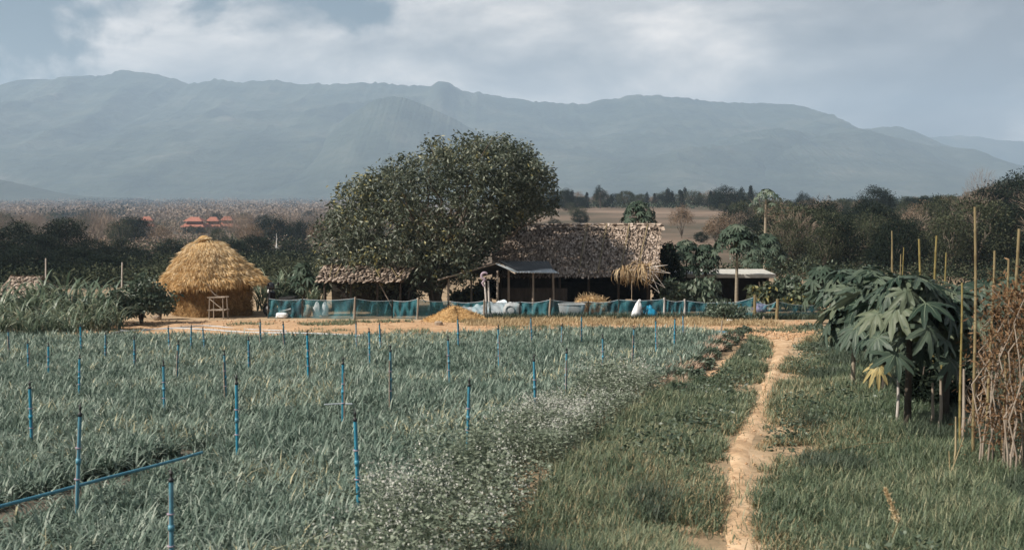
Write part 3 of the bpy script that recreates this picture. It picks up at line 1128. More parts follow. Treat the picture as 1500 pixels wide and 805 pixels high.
def bare_tree(name, h, w, mat, bark, twigs=900, clear=.2, limbs=9, thick=.03):
    root = empty(name, (0, 0, 0))
    mb = MB()
    r0 = h * .018
    mb.tube([(0, 0, -.2), (0, 0, h * .1), (r0, 0, h * clear)], [r0 * 1.4, r0 * 1.1, r0 * .9], 7)
    tops = []
    for i in range(limbs):
        a = 2 * PI * i / limbs + random.uniform(-.4, .4)
        q = random.uniform(.3, .9)
        tops.append((math.cos(a) * w / 2 * q, math.sin(a) * w / 2 * q, h * random.uniform(.62, .95) * (1 - .2 * q)))
    limb_tubes(mb, (r0, 0, h * clear * .95), tops, r0 * .6, .25)
    mb.build('trunk', bark, root)
    c = crown_clumps(twigs, 'round', .25)
    C = np.array([0, 0, h * .6]) + c * np.array([w / 2, w / 2, h * .4])
    D = C - np.array([0, 0, h * .25])
    D = D / np.linalg.norm(D, axis=1, keepdims=True) + rand_dirs(twigs) * .55
    V, q = leaf_cards(C, D, h * rng.uniform(.08, .2, twigs), thick * rng.uniform(.6, 1.5, twigs))
    np_mesh('crown', V, [q], mat, root)
    return root


def place(root, x, y, s=1.0, rz=None, sx=1.0, label=None, cat=None, group=None, sink=.0):
    root.location = (x, y, g(x, y) - sink)
    root.scale = (s * sx, s * sx, s)
    root.rotation_euler = (0, 0, random.uniform(0, 2 * PI) if rz is None else rz)
    tag(root, label, cat, group)
    return root


class Kind:
    """one or more built originals that are moved the first time and copied after that"""

    def __init__(self, *protos):
        self.p = list(protos)
        self.used = set()

    def get(self, i=None):
        i = random.randrange(len(self.p)) if i is None else i % len(self.p)
        if i in self.used:
            return dup(self.p[i])
        self.used.add(i)
        return self.p[i]

    def drop(self):
        for i, p in enumerate(self.p):
            if i not in self.used:
                for c in list(p.children):
                    bpy.data.objects.remove(c)
                bpy.data.objects.remove(p)


K = {}
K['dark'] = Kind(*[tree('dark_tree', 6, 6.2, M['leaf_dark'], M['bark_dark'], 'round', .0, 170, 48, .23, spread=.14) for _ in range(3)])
K['olive'] = Kind(*[tree('olive_green_tree', 6, 5.5, M['leaf_olive'], M['bark'], 'round', .06, 130, 40, .20, spread=.12) for _ in range(3)])
K['brown'] = Kind(*[tree('dry_brown_tree', 6, 5.4, M['leaf_brown'], M['bark'], 'dome', .06, 130, 24, .18, spread=.15) for _ in range(2)])
K['bare'] = Kind(*[bare_tree('bare_tree', 7, 6.0, M['leaf_grey'], M['bark']) for _ in range(3)])
K['cone'] = Kind(*[tree('conifer_tree', 7, 3.0, M['leaf_dark'], M['bark_dark'], 'cone', .05, 90, 16, .34, spread=.10) for _ in range(2)])
K['tall'] = Kind(tree('tall_slender_tree', 8, 3.6, M['leaf_dark'], M['bark_dark'], 'round', .38, 60, 18, .34, spread=.14))


def by_px(kind, px, ytop, wpx, d, label, cat='tree', group=None, i=None, rz=None):
    """stand a tree of that kind at distance d so that its top and width are as in the photograph"""
    x, y = XY(px, d)
    base = g(x, y)
    h = at(px, ytop, d)[2] - base
    w = wpx / F * d
    o = K[kind].get(i)
    h0, w0 = {'dark': (6, 6.2), 'olive': (6, 5.5), 'brown': (6, 5.4), 'bare': (7, 6), 'cone': (7, 3), 'tall': (8, 3.6)}[kind]
    place(o, x, y, 1, rz)
    o.scale = (w / w0, w / w0, h / h0)
    tag(o, label, cat, group)
    return o


# --- the row of dark trees down the slope on the left
DL = 'dark trees below the field on the left'
for px, yt, wp, d, lab in ((-52, 322, 90, 112, None),
                           (12, 324, 92, 108, 'dark green tree at the far left, over the small thatched roof'),
                           (56, 341, 84, 104, 'low dark tree in front of its row, right of the thatched roof corner'),
                           (92, 320, 78, 116, 'tallest dark tree of the left row, with a pointed top'),
                           (134, 352, 70, 108, 'dark tree right after the tallest one in the left row'),
                           (176, 352, 64, 118, 'smooth dark tree in the left row, below the single red roof'),
                           (205, 366, 46, 114, 'small dark tree ending the left row, above the leafy bush'),
                           (250, 352, 52, 128, 'dark tree just left of the straw hut roof'),
                           (338, 352, 54, 132, 'dark tree half hidden behind the straw hut roof'),
                           (374, 344, 58, 140, 'dark tree to the right of the straw hut, left of the white roofed pavilion'),
                           (432, 352, 56, 150, 'dark tree between the white roofed pavilion and the big broad tree'),
                           (-20, 352, 80, 90, 'dark tree low in front of the far left tree, behind the cane'),
                           (36, 362, 84, 88, 'dark tree right behind the small thatched roof'),
                           (108, 362, 80, 88, 'dark tree in the front row behind the middle of the cane'),
                           (150, 372, 70, 84, 'dark tree in the front row behind the right end of the cane'),
                           (402, 372, 50, 118, 'dark tree close before the white roofed pavilion on its left'),
                           (430, 378, 40, 112, 'small dark tree below the right side of the pavilion')):
    by_px('dark', px, yt, wp, d, lab or 'dark tree cut off by the left edge of the picture', group=DL)


# --- woods in the valley on the left: single trees near, one mass far away
def valley():
    n = 0
    tries = 0
    placed = []
    while n < 150 and tries < 6000:
        tries += 1
        d = 190 * (760 / 190) ** random.random()
        px = random.uniform(-90, 560)
        x, y = XY(px, d)
        # keep the village clearing open
        if 355 < d < 430 and 255 < px < 350:
            continue
        if d < 420 and 205 < px < 340 and d > 240:
            continue
        if any(abs(x - a) < 4.5 and abs(y - b) < 9 for a, b in placed):
            continue
        placed.append((x, y))
        kd = random.choices(['bare', 'brown', 'olive', 'dark'], [.52, .22, .16, .10])[0]
        o = K[kd].get()
        s = random.uniform(.75, 1.25) * (1.0 if d > 300 else .8)
        lab = {'bare': 'bare grey-brown tree in the valley wood beyond the straw hut', 'brown': 'dry brown-leaved tree in the valley wood beyond the straw hut', 'olive': 'dull olive tree in the valley wood beyond the straw hut', 'dark': 'dark evergreen tree in the valley wood beyond the straw hut'}[kd]
        place(o, x, y, s, None, random.uniform(.9, 1.35), lab, 'tree', 'valley wood trees, ' + {'bare': 'bare', 'brown': 'brown', 'olive': 'olive', 'dark': 'evergreen'}[kd])
        n += 1
    # the far woods
    parts = []
    N = 1700
    d = 620 * (2300 / 620) ** rng.random(N)
    px = rng.uniform(-200, 620, N)
    x = (px - 750) / F * d
    per = 60
    ii = np.repeat(np.arange(N), per)
    m = len(ii)
    hw = rng.uniform(3.0, 6.0, N) * (1 + d / 2500)
    P = np.stack([x[ii], d[ii], gz(x[ii], d[ii])], 1) + rand_dirs(m) * (rng.random(m) ** .4)[:, None] * np.stack([hw[ii] * 1.3, hw[ii] * 1.3, hw[ii] * .7], 1) + np.array([0, 0, 1.0]) * hw[ii][:, None] * .6
    V, q = leaf_cards(P, rand_dirs(m), 1.0 + d[ii] * .0007, .6 + d[ii] * .0004)
    dk = (vnoise(x, d * .35, .012, 201) > .66)[ii]
    np_o = np_mesh('far_woods', V, [q[~dk]], M['leaf_grey'])
    tag(np_o, 'brown leafless woods covering the far valley floor', 'woods', kind='stuff')
    np_o = np_mesh('far_evergreen_woods', V, [q[dk]], M['leaf_dark'])
    tag(np_o, 'dark evergreen woods in bands across the far valley', 'woods', kind='stuff')


valley()


# --- low growth under the trees
def scrub(name, label, mats, N, region, size, per=22, seed=3):
    """dense low bushes that read as one mass"""
    d = region[0] * (region[1] / region[0]) ** rng.random(N)
    px = rng.uniform(region[2], region[3], N)
    k = region[4](px, d)
    px, d = px[k], d[k]
    N = len(d)
    x = (px - 750) / F * d
    hw = size * rng.uniform(.5, 1.4, N) * (.7 + d / 400)
    ii = np.repeat(np.arange(N), per)
    m = len(ii)
    P = np.stack([x[ii], d[ii], gz(x[ii], d[ii])], 1) + rand_dirs(m, -.05) * (rng.random(m) ** .4)[:, None] * np.stack([hw[ii] * 1.5, hw[ii] * 1.5, hw[ii] * 1.0], 1)
    V, q = leaf_cards(P, rand_dirs(m), .11 + d[ii] * .0010 + hw[ii] * .05, .05 + d[ii] * .0005 + hw[ii] * .03)
    tone = vnoise(x, d * .5, .05, seed) * .6 + rng.random(N) * .4
    mi = np.clip((tone * 1.3 * len(mats)).astype(int) - 0, 0, len(mats) - 1)[ii]
    o = np_mesh(name, V, [q[mi == j] for j in range(len(mats))], [M[a] for a in mats], midx=[np.full((mi == j).sum(), j) for j in range(len(mats)) if (mi == j).any()])
    tag(o, label, 'scrub', kind='stuff')


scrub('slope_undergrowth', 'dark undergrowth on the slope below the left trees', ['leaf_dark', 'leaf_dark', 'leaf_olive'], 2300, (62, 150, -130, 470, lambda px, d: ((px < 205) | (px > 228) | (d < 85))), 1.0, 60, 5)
scrub('valley_scrub', 'brown leafless scrub covering the valley floor beyond the straw hut', ['leaf_grey', 'leaf_brown', 'leaf_grey', 'leaf_olive'], 5200, (165, 640, -150, 640, lambda px, d: ~((px > 205) & (px < 345) & (d > 250) & (d < 412) & (rng.random(len(px)) < .85))), 1.5, 34, 6)
scrub('hill_undergrowth', 'dark and dry undergrowth below the woods of the right hill', ['leaf_olive', 'leaf_dark', 'leaf_olive', 'leaf_dark', 'leaf_shrub'], 5200, (60, 430, 760, 1720, lambda px, d: ((px > 1090) | ((d > 330) | (d < 75))) & ~((px < 1240) & (d < 66))), 1.0, 40, 7)


# --- the hill on the right
def hill():
    n = 0
    placed = []
    tries = 0
    while n < 235 and tries < 16000:
        tries += 1
        d = 75 * (470 / 75) ** (random.random() ** 1.35)
        px = random.uniform(770, 1640)
        x, y = XY(px, d)
        # the open dry field
        if 140 < d < 330 and px < 1075:
            continue
        if d < 145 and px < 1090:
            continue
        if d < 105 and px < 1160:
            continue
        if d < 150 and px > 1230 and random.random() < .25:
            continue
        if any(abs(x - a) < 2.6 and abs(y - b) < 6 for a, b in placed):
            continue
        placed.append((x, y))
        if px < 1075:
            kd = random.choices(['cone', 'dark', 'brown', 'bare'], [.36, .22, .22, .2])[0]
        elif px < 1240:
            kd = random.choices(['olive', 'brown', 'bare', 'dark'], [.46, .08, .16, .30])[0]
        else:
            kd = random.choices(['dark', 'olive', 'bare', 'brown'], [.44, .36, .15, .05])[0]
        # tops follow the skyline of the photograph
        sky_y = np.interp(px, [770, 850, 900, 1000, 1080, 1150, 1250, 1320, 1400, 1450, 1480, 1520, 1640], [300, 294, 296, 293, 288, 292, 290, 287, 284, 272, 256, 238, 225])
        hmax = at(px, sky_y, d)[2] - g(x, y)
        h = min(random.uniform(4.5, 8.0) * (1 if d > 120 else .8), hmax * random.uniform(.60, 1.03))
        if h < 1.6:
            continue
        o = K[kd].get()
        h0 = {'dark': 6, 'olive': 6, 'brown': 6, 'bare': 7, 'cone': 7}[kd]
        lab = {'bare': 'bare grey-brown tree in the wood on the right hill', 'brown': 'dry brown-leaved tree in the wood on the right hill', 'olive': 'dull olive tree in the wood on the right hill', 'dark': 'dark bushy tree in the wood on the right hill', 'cone': 'pointed dark conifer on the right hill skyline'}[kd]
        place(o, x, y, h / h0, None, random.uniform(.9, 1.3), lab, 'tree', 'trees on the right hill, ' + kd)
        o.scale = (h / h0 * random.uniform(.95, 1.3), h / h0 * random.uniform(.95, 1.3), h / h0)
        n += 1


hill()
for kd, px, yt, wp, d, lab in (('tall', 879, 273, 20, 330, 'slender tall dark tree alone on the skyline right of the broad tree'),
                               ('dark', 845, 287, 26, 330, 'small round tree on the skyline left of the slender tall tree'),
                               ('dark', 829, 276, 22, 300, 'dark tree on the skyline touching the right side of the broad tree'),
                               ('brown', 998, 299, 40, 150, 'round brown bush-like tree in the open dry field right of the house'),
                               ('brown', 1052, 312, 54, 120, 'rusty brown shrubby tree behind the left papaya group'),
                               ('dark', 1062, 274, 52, 300, 'broad dark tree on the skyline left of the tall papaya'),
                               ('olive', 1158, 318, 62, 84, 'olive tree right behind the papaya group, touched with orange'),
                               ('olive', 1206, 306, 74, 95, 'large olive tree in the middle of the right wood edge'),
                               ('dark', 1228, 318, 70, 78, 'dark green tree in front of the large olive one'),
                               ('olive', 1262, 330, 60, 88, 'olive tree behind the far papaya plants'),
                               ('dark', 1176, 281, 22, 320, 'dark tree poking above the skyline right of the tall papaya'),
                               ('dark', 1284, 272, 54, 210, 'ragged dark tree with two heads on the right skyline'),
                               ('dark', 1362, 286, 50, 170, 'dark tree on the skyline above the bamboo poles'),
                               ('bare', 1437, 253, 44, 150, 'leafless fan-shaped tree standing out against the sky at right'),
                               ('dark', 1392, 330, 66, 92, 'round dark tree low on the slope behind the bamboo poles'),
                               ('dark', 1500, 243, 92, 120, 'big dark tree rising at the right edge of the picture'),
                               ('dark', 1560, 235, 110, 112, 'big dark tree beyond the right edge of the picture'),
                               ('dark', 1462, 300, 100, 105, 'wide dark tree under the big tree at the right edge'),
                               ('olive', 1330, 318, 84, 110, 'grey olive tree with pale stems behind the papaya crowns'),
                               ('dark', 1300, 345, 60, 82, 'low dark tree behind the big papaya crowns')):
    by_px(kd, px, yt, wp, d, lab, group=None)


# the tree line on the skyline behind the house and the dry field
for k in range(64):
    px = 775 + 330 * (k + random.uniform(.1, .9)) / 64
    d = random.uniform(335, 425)
    kd = random.choice(['dark', 'dark', 'cone', 'olive', 'cone', 'brown'])
    x, y = XY(px, d)
    h = random.uniform(3.0, 5.6) * (1.25 if kd == 'cone' else 1)
    o = K[kd].get()
    h0 = {'dark': 6, 'olive': 6, 'brown': 6, 'cone': 7}[kd]
    lab = {'brown': 'dry brown-leaved tree in the wood on the right hill', 'olive': 'dull olive tree in the wood on the right hill', 'dark': 'dark bushy tree in the wood on the right hill', 'cone': 'pointed dark conifer on the right hill skyline'}[kd]
    place(o, x, y, h / h0, None, random.uniform(1.1, 1.5), lab, 'tree', 'trees on the right hill, ' + kd)
for k in range(22):
    px = random.uniform(780, 1075)
    d = random.uniform(135, 300)
    x, y = XY(px, d)
    kd = random.choice(['olive', 'olive', 'brown', 'dark'])
    lab = {'brown': 'small dry brown bush in the open field behind the house', 'olive': 'small dull olive bush in the open field behind the house', 'dark': 'small dark bush in the open field behind the house'}[kd]
    place(K[kd].get(), x, y, random.uniform(.16, .36) * (d / 200) ** .5, None, random.uniform(1.2, 1.9), lab, 'bush', 'bushes in the open field, ' + kd)
for k in range(16):
    px, d = random.uniform(262, 362), random.uniform(350, 386)
    x, y = XY(px, d)
    kd = random.choice(['brown', 'olive', 'dark'])
    lab = {'brown': 'dry brown-leaved tree in the valley wood beyond the straw hut', 'olive': 'dull olive tree in the valley wood beyond the straw hut', 'dark': 'dark evergreen tree in the valley wood beyond the straw hut'}[kd]
    place(K[kd].get(), x, y, random.uniform(.3, .5), None, 1.2, lab, 'tree', 'valley wood trees, ' + {'brown': 'brown', 'olive': 'olive', 'dark': 'evergreen'}[kd])


# --- the big broad tree behind the sheds
def big_tree():
    D0 = 43.6
    cx = XY(640, D0)[0]
    gx = g(cx, D0)
    T = np.array([(458, 356), (466, 318), (484, 285), (520, 266), (570, 237), (612, 222), (632, 216), (642, 205), (700, 199), (740, 201), (772, 212), (800, 238), (814, 268), (822, 300)], float)
    B = np.array([(460, 402), (480, 420), (600, 436), (690, 412), (728, 352), (780, 318), (822, 306)], float)
    root = empty('broad_tree', (cx, D0, gx), 0, 'large broad grey-green tree with hanging leaves behind the thatched sheds', 'tree')
    n = 2300
    b = rand_dirs(n)
    r_ = .50 + .50 * rng.random(n) ** .55
    p = b * r_[:, None]
    px = 641 + p[:, 0] * 180
    zt = np.interp(px, T[:, 0], T[:, 1])
    zb = np.interp(px, B[:, 0], B[:, 1])
    lim = np.sqrt(np.maximum(1 - p[:, 0] ** 2, .02))
    f = np.clip(p[:, 2] / lim, -1, 1)
    f = np.where(rng.random(n) < .45, rng.uniform(-1, 1, n), f)
    py = (zt + zb) / 2 - f * (zb - zt) / 2 * .97
    # depth follows the height so that the dome is round
    C = np.stack([(px - 750) / F * D0 - cx, p[:, 1] * 3.7, CAMZ - (py - 285) / F * D0 - gx], 1)
    hole = ((vnoise(px, py, .030, 301) < .20) & (px > 650) & (py > 245) & (py < 345)) | ((vnoise(px, py, .045, 302) < .17) & (px < 735) & (py > 305) & (py < 410) & (np.abs(p[:, 1]) < 1.1)) | ((px < 640) & (rng.random(len(px)) < .05))
    C = C[~hole]
    n = len(C)
    per = 24
    ii = np.repeat(np.arange(n), per)
    m = len(ii)
    a = rng.uniform(0, 2 * PI, m)
    D = np.stack([np.cos(a), np.sin(a), rng.uniform(-1.5, .15, m)], 1)
    P = C[ii] + rng.normal(0, .13, (m, 3))
    V, q = leaf_cards(P, D, rng.uniform(.11, .24, m), rng.uniform(.045, .085, m), .06)
    np_mesh('crown', V, [q], M['leaf_tree'], root)
    mb = MB()
    mb.tube([(0, 0, -.3), (0, 0, .1), (-.05, .05, .5), (.05, 0, .9)], [.34, .27, .22, .2], 10)
    tops = []
    for k in range(44):
        j = random.randrange(n)
        tops.append(tuple(C[j]))
    limb_tubes(mb, (0, 0, .75), tops[:14], .15, .12, 9)
    limb_tubes(mb, (.2, 0, 1.3), tops[14:], .07, .15, 9)
    mb.tube([(-.1, -.2, -.1), (-.25, -.5, .9), (-.42, -.6, 1.9)], [.11, .09, .07], 8)
    mb.build('trunk', M['bark'], root)


big_tree()


# --- papaya plants
def papaya_leaf_shape():
    """lobed outline in polar form: (n angles, radius)"""
    th = np.linspace(-PI * .93, PI * .93, 121)
    lob = np.array([-2.55, -1.75, -1.12, -.55, 0, .55, 1.12, 1.75, 2.55])
    Ls = np.array([.55, .74, .90, .97, 1.0, .97, .90, .74, .55])
    r_ = np.zeros_like(th) + .20
    for c, L in zip(lob, Ls):
        dlt = np.abs(th - c)
        main = L * np.clip(1 - dlt / .20, 0, 1) ** .55 * 1.0
        r_ = np.maximum(r_, np.where(dlt < .26, .24 + (L - .24) * np.clip(1 - (dlt / .27) ** 1.5, 0, 1), 0))
        for s in (-1, 1):
            for off, ll in ((.15, .80), (.25, .56)):
                d2 = np.abs(th - (c + s * off))
                r_ = np.maximum(r_, np.where(d2 < .07, L * ll * (1 - .45 * d2 / .07), 0))
    return th, r_


_TH, _RR = papaya_leaf_shape()
LOBES = [-2.55, -1.75, -1.12, -.55, 0, .55, 1.12, 1.75, 2.55]


def papaya(name, h, crown_r, leaf_r, nleaf, mat, trunk_mat, veins=False, fruit=True, droop=(.1, 1.2), lean=0.0, trunk_r=.07, tex=1, yellow=0, el0=-.55):
    root = empty(name, (0, 0, 0))
    mb = MB()
    pts = [Vector((lean * (max(z, 0.0) / h) ** 1.5, 0, z)) for z in np.linspace(-.1, h, 9)]
    mb.tube(pts, [trunk_r * (1.25 - .6 * i / 8) for i in range(9)], 10)
    mb.build('trunk', trunk_mat, root)
    top = pts[-1]
    st = MB()
    LV, LT, VV, VQ = [], [], [], []
    YV, YT = [], []
    nb = 0
    for k in range(nleaf):
        a = k * 2.39996 + random.uniform(-.25, .25)
        t = k / max(nleaf - 1, 1)                 # 0 old and low, 1 young and high
        el = el0 + (1.2 - el0) * t + random.uniform(-.15, .15)
        L = crown_r * (.95 - .55 * t) * random.uniform(.85, 1.12)
        dirv = Vector((math.cos(a) * math.cos(el), math.sin(a) * math.cos(el), math.sin(el)))
        z0 = top - Vector((0, 0, (1 - t) * min(.45, h * .2)))
        mid = z0 + dirv * L * .55 + Vector((0, 0, .06))
        end = z0 + dirv * L + Vector((0, 0, -.05 - .1 * (1 - t)))
        st.tube([z0, mid, end], [.014, .011, .008], 5)
        # leaf plane: forward along the stalk, falling more when old
        fw = Vector((math.cos(a), math.sin(a), 0))
        fall = random.uniform(*droop) * (1.15 - .5 * t)
        X = (fw * math.cos(fall) + Vector((0, 0, -1)) * math.sin(fall)).normalized()
        Y = Vector((-math.sin(a), math.cos(a), 0))
        tw = random.uniform(-.5, .5)
        Z = X.cross(Y)
        Y = (Y * math.cos(tw) + Z * math.sin(tw)).normalized()
        Z = X.cross(Y)
        s = leaf_r * random.uniform(.78, 1.15) * (.75 + .35 * (1 - abs(t - .4)))
        sag = random.uniform(.18, .5)
        if k < yellow:
            s *= .62
            sag = .8

        def pos(th_, rr):
            x_, y_ = rr * math.cos(th_), rr * math.sin(th_)
            fold = .10 * math.cos(th_ * 5.6) * rr
            zz = -sag * rr * rr * 1.35 + fold
            return end + (X * x_ + Y * y_ + Z * zz) * s
        th = _TH[::tex]
        rr = _RR[::tex]
        vs = [end + Z * 0]
        fs = []
        m = len(th)
        for fr in (.45, 1.0):
            vs += [pos(th[i], rr[i] * fr if fr == 1.0 else min(rr[i], .62) * fr * 1.4) for i in range(m)]
        for i in range(m - 1):
            fs.append((0, 1 + i, 2 + i))
            fs.append((1 + i, 1 + m + i, 2 + m + i))
            fs.append((1 + i, 2 + m + i, 2 + i))
        tgtV, tgtT = (YV, YT) if k < yellow else (LV, LT)
        base = sum(len(q) for q in tgtV)
        tgtV.append(np.array([tuple(v) for v in vs]))
        tgtT.append(np.array(fs) + base)
        if veins:
            for c in LOBES:
                q0, q1 = pos(c, .04), pos(c, .86)
                qm = pos(c, .45)
                up = Z * s * .012
                sd = (Y * math.cos(c) - X * math.sin(c)) * s * .013
                b0 = len(VV)
                VV.extend([tuple(v) for v in (q0 - sd + up, q0 + sd + up, qm + sd * .8 + up, qm - sd * .8 + up, q1 + up)])
                VQ.append((b0, b0 + 1, b0 + 2))
                VQ.append((b0, b0 + 2, b0 + 3))
                VQ.append((b0 + 3, b0 + 2, b0 + 4))
    np_mesh('leaves', np.concatenate(LV), [np.concatenate(LT)], mat, root, True).name = 'crown'
    for yv, yt in zip(YV, YT):
        np_mesh('dying_leaf', yv, [yt - yt.min()], M['leaf_yellow'], root, True)['label'] = 'yellowed papaya leaf hanging below the green crown'
    if veins:
        np_mesh('leaf_veins', np.array(VV), [np.array(VQ)], M['vein'], root)
    st.build('leaf_stalks', M['leaf_papaya'] if not veins else M['vein'], root)
    if fruit:
        fb = MB()
        for k in range(7):
            a = k * 2.4
            z = h - .25 - .05 * k
            fb.lathe((lean + math.cos(a) * .1, math.sin(a) * .1, z), [(.005, -.11), (.04, -.09), (.06, -.03), (.045, .05), (.01, .1)], 9)
        fb.build('fruit', M['fruit'], root)
    return root


def pap(px, ytop, d, wpx, nleaf, label, leaf_r=.36, mat='leaf_papaya', trunk='bark_pale', rz=None, veins=False, fruit=True, tex=2, lean=0.0, yellow=0, tr=0.043, name='papaya_tree', group=None, droop=(.1, 1.2), el0=-.55):
    x, y = XY(px, d)
    cr = wpx / F * d / 2 * .72
    h = at(px, ytop, d)[2] - g(x, y) - cr * .55
    o = papaya(name, h, cr, leaf_r, nleaf, M[mat], M[trunk], veins, fruit, lean=lean, tex=tex, yellow=yellow, trunk_r=tr, droop=droop, el0=el0)
    return place(o, x, y, 1, rz, 1, label, 'papaya', group)


# those behind the farm house and the low building
pap(935, 288, 49.5, 90, 64, 'papaya tree whose dark crown shows above the house roof ridge', .30, droop=(.0, 1.3), fruit=False)
pap(1006, 345, 46.2, 80, 64, 'papaya tree with two thin trunks right of the house gable', .30, trunk='bark_dark', tr=0.031)
pap(1034, 352, 46.0, 62, 54, 'shorter papaya tree beside the one next to the house gable', .27, trunk='bark_dark', tr=0.031)
pap(1080, 322, 45.4, 100, 91, 'large papaya tree with a straight pale trunk before the low building', .33, trunk='bark_pale', tr=0.062, el0=-.1)
pap(1122, 336, 50.2, 92, 91, 'dark papaya tree behind the large pale trunked one', .33, tr=0.043)
pap(1121, 270, 57.0, 74, 26, 'tallest papaya, a thin pale trunk with a small crown against the sky', .27, el0=-.15, mat='leaf_shrub', trunk='bark_pale', tr=0.075, fruit=False, droop=(.3, 1.0))
pap(444, 382, 40.6, 46, 28, 'small papaya tree at the left end of the left shed', .32, trunk='bark_dark', tr=0.031)
pap(476, 398, 40.8, 26, 16, 'thin young papaya under the left shed eave', .24, trunk='bark_dark', tr=0.031)
# those along the right side of the path, back to front
PG = 'papaya plants along the path'
pap(1206, 384, 36.5, 74, 34, 'farthest papaya of the row along the path, next to the net', .40, rz=.3, tr=0.037)
pap(1236, 388, 30.0, 92, 37, 'papaya of the path row standing before the farthest one', .42, mat='leaf_papaya_near', rz=1.2, tr=0.037)
pap(1272, 382, 25.0, 120, 40, 'middle papaya of the row along the path', .46, mat='leaf_papaya_near', rz=2.2, tr=0.037, veins=True)
pap(1254, 408, 20.0, 120, 36, 'low papaya of the path row, leaves hanging over the grass', .46, droop=(.3, 1.4), mat='leaf_papaya_near', rz=.5, tr=0.037, veins=True, tex=1, yellow=2)
pap(1300, 392, 19.0, 150, 44, 'papaya of the path row just behind the nearest big one', .48, droop=(.3, 1.4), mat='leaf_papaya_near', rz=4.0, trunk='bark_dark', tr=0.040, veins=True, tex=1)
pap(1336, 384, 15.2, 225, 36, 'nearest big papaya with drooping lobed leaves and a dark trunk', .37, droop=(.1, 1.25), mat='leaf_papaya_near', rz=3.4, trunk='bark_dark', veins=True, tex=1, yellow=1, tr=0.046)
pap(1392, 408, 15.6, 150, 40, 'big papaya to the right of the nearest one, sharing its shade', .36, droop=(.1, 1.3), mat='leaf_papaya_near', rz=.9, trunk='bark_dark', veins=True, tex=1, tr=0.046)
pap(1440, 402, 24.0, 120, 31, 'papaya behind the brown withered vines at right', .44, mat='leaf_papaya_near', rz=.2, tr=0.037)
pap(1496, 398, 26.0, 120, 31, 'papaya at the right edge behind the bamboo poles', .44, mat='leaf_papaya_near', rz=1.7, tr=0.037)


# --- shrubs with many leaves
def shrub(name, h, w, mat, leaf=.09, clumps=70, per=18, stems=6, hang=.2):
    root = empty(name, (0, 0, 0))
    mb = MB()
    for i in range(stems):
        a = 2 * PI * i / stems
        q = random.uniform(.3, .8)
        mb.tube([(0, 0, -.05), (math.cos(a) * w * .15 * q, math.sin(a) * w * .15 * q, h * .4), (math.cos(a) * w * .4 * q, math.sin(a) * w * .4 * q, h * .8)], [.03, .02, .008], 6)
    mb.build('stems', M['bark'], root)
    c = crown_clumps(clumps, 'dome', .35)
    C = np.array([0, 0, h * .42]) + c * np.array([w / 2, w / 2, h * .5]) * .95
    C[:, 2] = np.maximum(C[:, 2], .04)
    ii = np.repeat(np.arange(clumps), per)
    m = len(ii)
    off = rand_dirs(m) * (rng.random(m) ** .5)[:, None] * w * .11
    D = rand_dirs(m) + np.array([0, 0, -hang])
    V, q = leaf_cards(C[ii] + off, D, leaf * rng.uniform(.6, 1.5, m), leaf * .5 * rng.uniform(.6, 1.3, m), .05)
    np_mesh('foliage', V, [q], mat, root)
    return root


def shr(px, ytop, wpx, d, label, mat='leaf_shrub', leaf=.12, clumps=80, name='shrub', cat='shrub', group=None, hang=.3, per=18):
    x, y = XY(px, d)
    h = at(px, ytop, d)[2] - g(x, y)
    o = shrub(name, h, wpx / F * d, M[mat], leaf, clumps, per, hang=hang)
    return place(o, x, y, 1, None, 1, label, cat, group)


shr(204, 399, 98, 36.2, 'large dark leafy bush between the tall cane grass and the straw hut', leaf=.15, clumps=150, per=20)
shr(170, 415, 52, 34.8, 'smaller leafy bush growing out of the cane grass', leaf=.13, clumps=90)
shr(232, 430, 34, 38.6, 'pale green low bush at the left foot of the straw hut', 'leaf_shrub', .12, 60)
shr(1062, 440, 64, 38.0, 'round green bush in front of the net beside the path end', leaf=.10, clumps=90)
shr(1088, 462, 50, 37.8, 'low dark tuft of leaves right of the round green bush', leaf=.10, clumps=50)
shr(1030, 398, 62, 43.8, 'drooping dark bush before the left half of the low building', leaf=.26, clumps=80, hang=1.2)
shr(1120, 402, 50, 43.4, 'bush with yellow tips before the low building on its right', 'leaf_shrub_y', .22, 60, hang=.9)
shr(1156, 396, 56, 43.8, 'dark leafy bush past the right end of the low building', 'leaf_shrub', .20, 100)
shr(1166, 424, 44, 42.0, 'yellowing bush just behind the right end of the net', 'leaf_shrub_y', .20, 70, hang=.9)
shr(1192, 400, 60, 41.6, 'green and yellow bush beside the farthest path papaya', 'leaf_shrub_y', .20, 110, hang=.6)
shr(1194, 478, 50, 33.6, 'dark low bush at the right corner where the path widens', 'leaf_shrub', .09, 60)
shr(985, 402, 40, 43.2, 'dark bush in the shade at the foot of the house gable', 'leaf_shrub', .18, 70)
shr(1345, 432, 150, 28, 'dark bush filling the gap behind the nearest papayas', 'leaf_shrub', .2, 140)
shr(1420, 425, 120, 30, 'dark bush behind the brown withered vines', 'leaf_shrub', .2, 120)
shr(1500, 420, 130, 33, 'dark bush at the right edge behind the vines', 'leaf_shrub', .2, 120)
shr(1352, 515, 70, 17.2, 'dark shaded undergrowth behind the nearest papaya trunk', 'leaf_dark', .10, 90)  # both undergrowth patches use near-black leaves to carry the crown shade
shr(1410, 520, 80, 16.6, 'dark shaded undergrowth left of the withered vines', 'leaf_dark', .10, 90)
shr(972, 404, 34, 43.9, 'dark low bush added for darkness at the right corner of the house', 'leaf_dark', .14, 80)  # added bush, hides sunlit ground beside the house with dark leaves
shr(690, 420, 60, 46, 'leafy bush with yellow leaves seen through the open shed', 'leaf_shrub_y', .22, 80)
shr(424, 402, 40, 43.5, 'pale bush behind the net between straw hut and left shed', 'leaf_shrub', .16, 60)


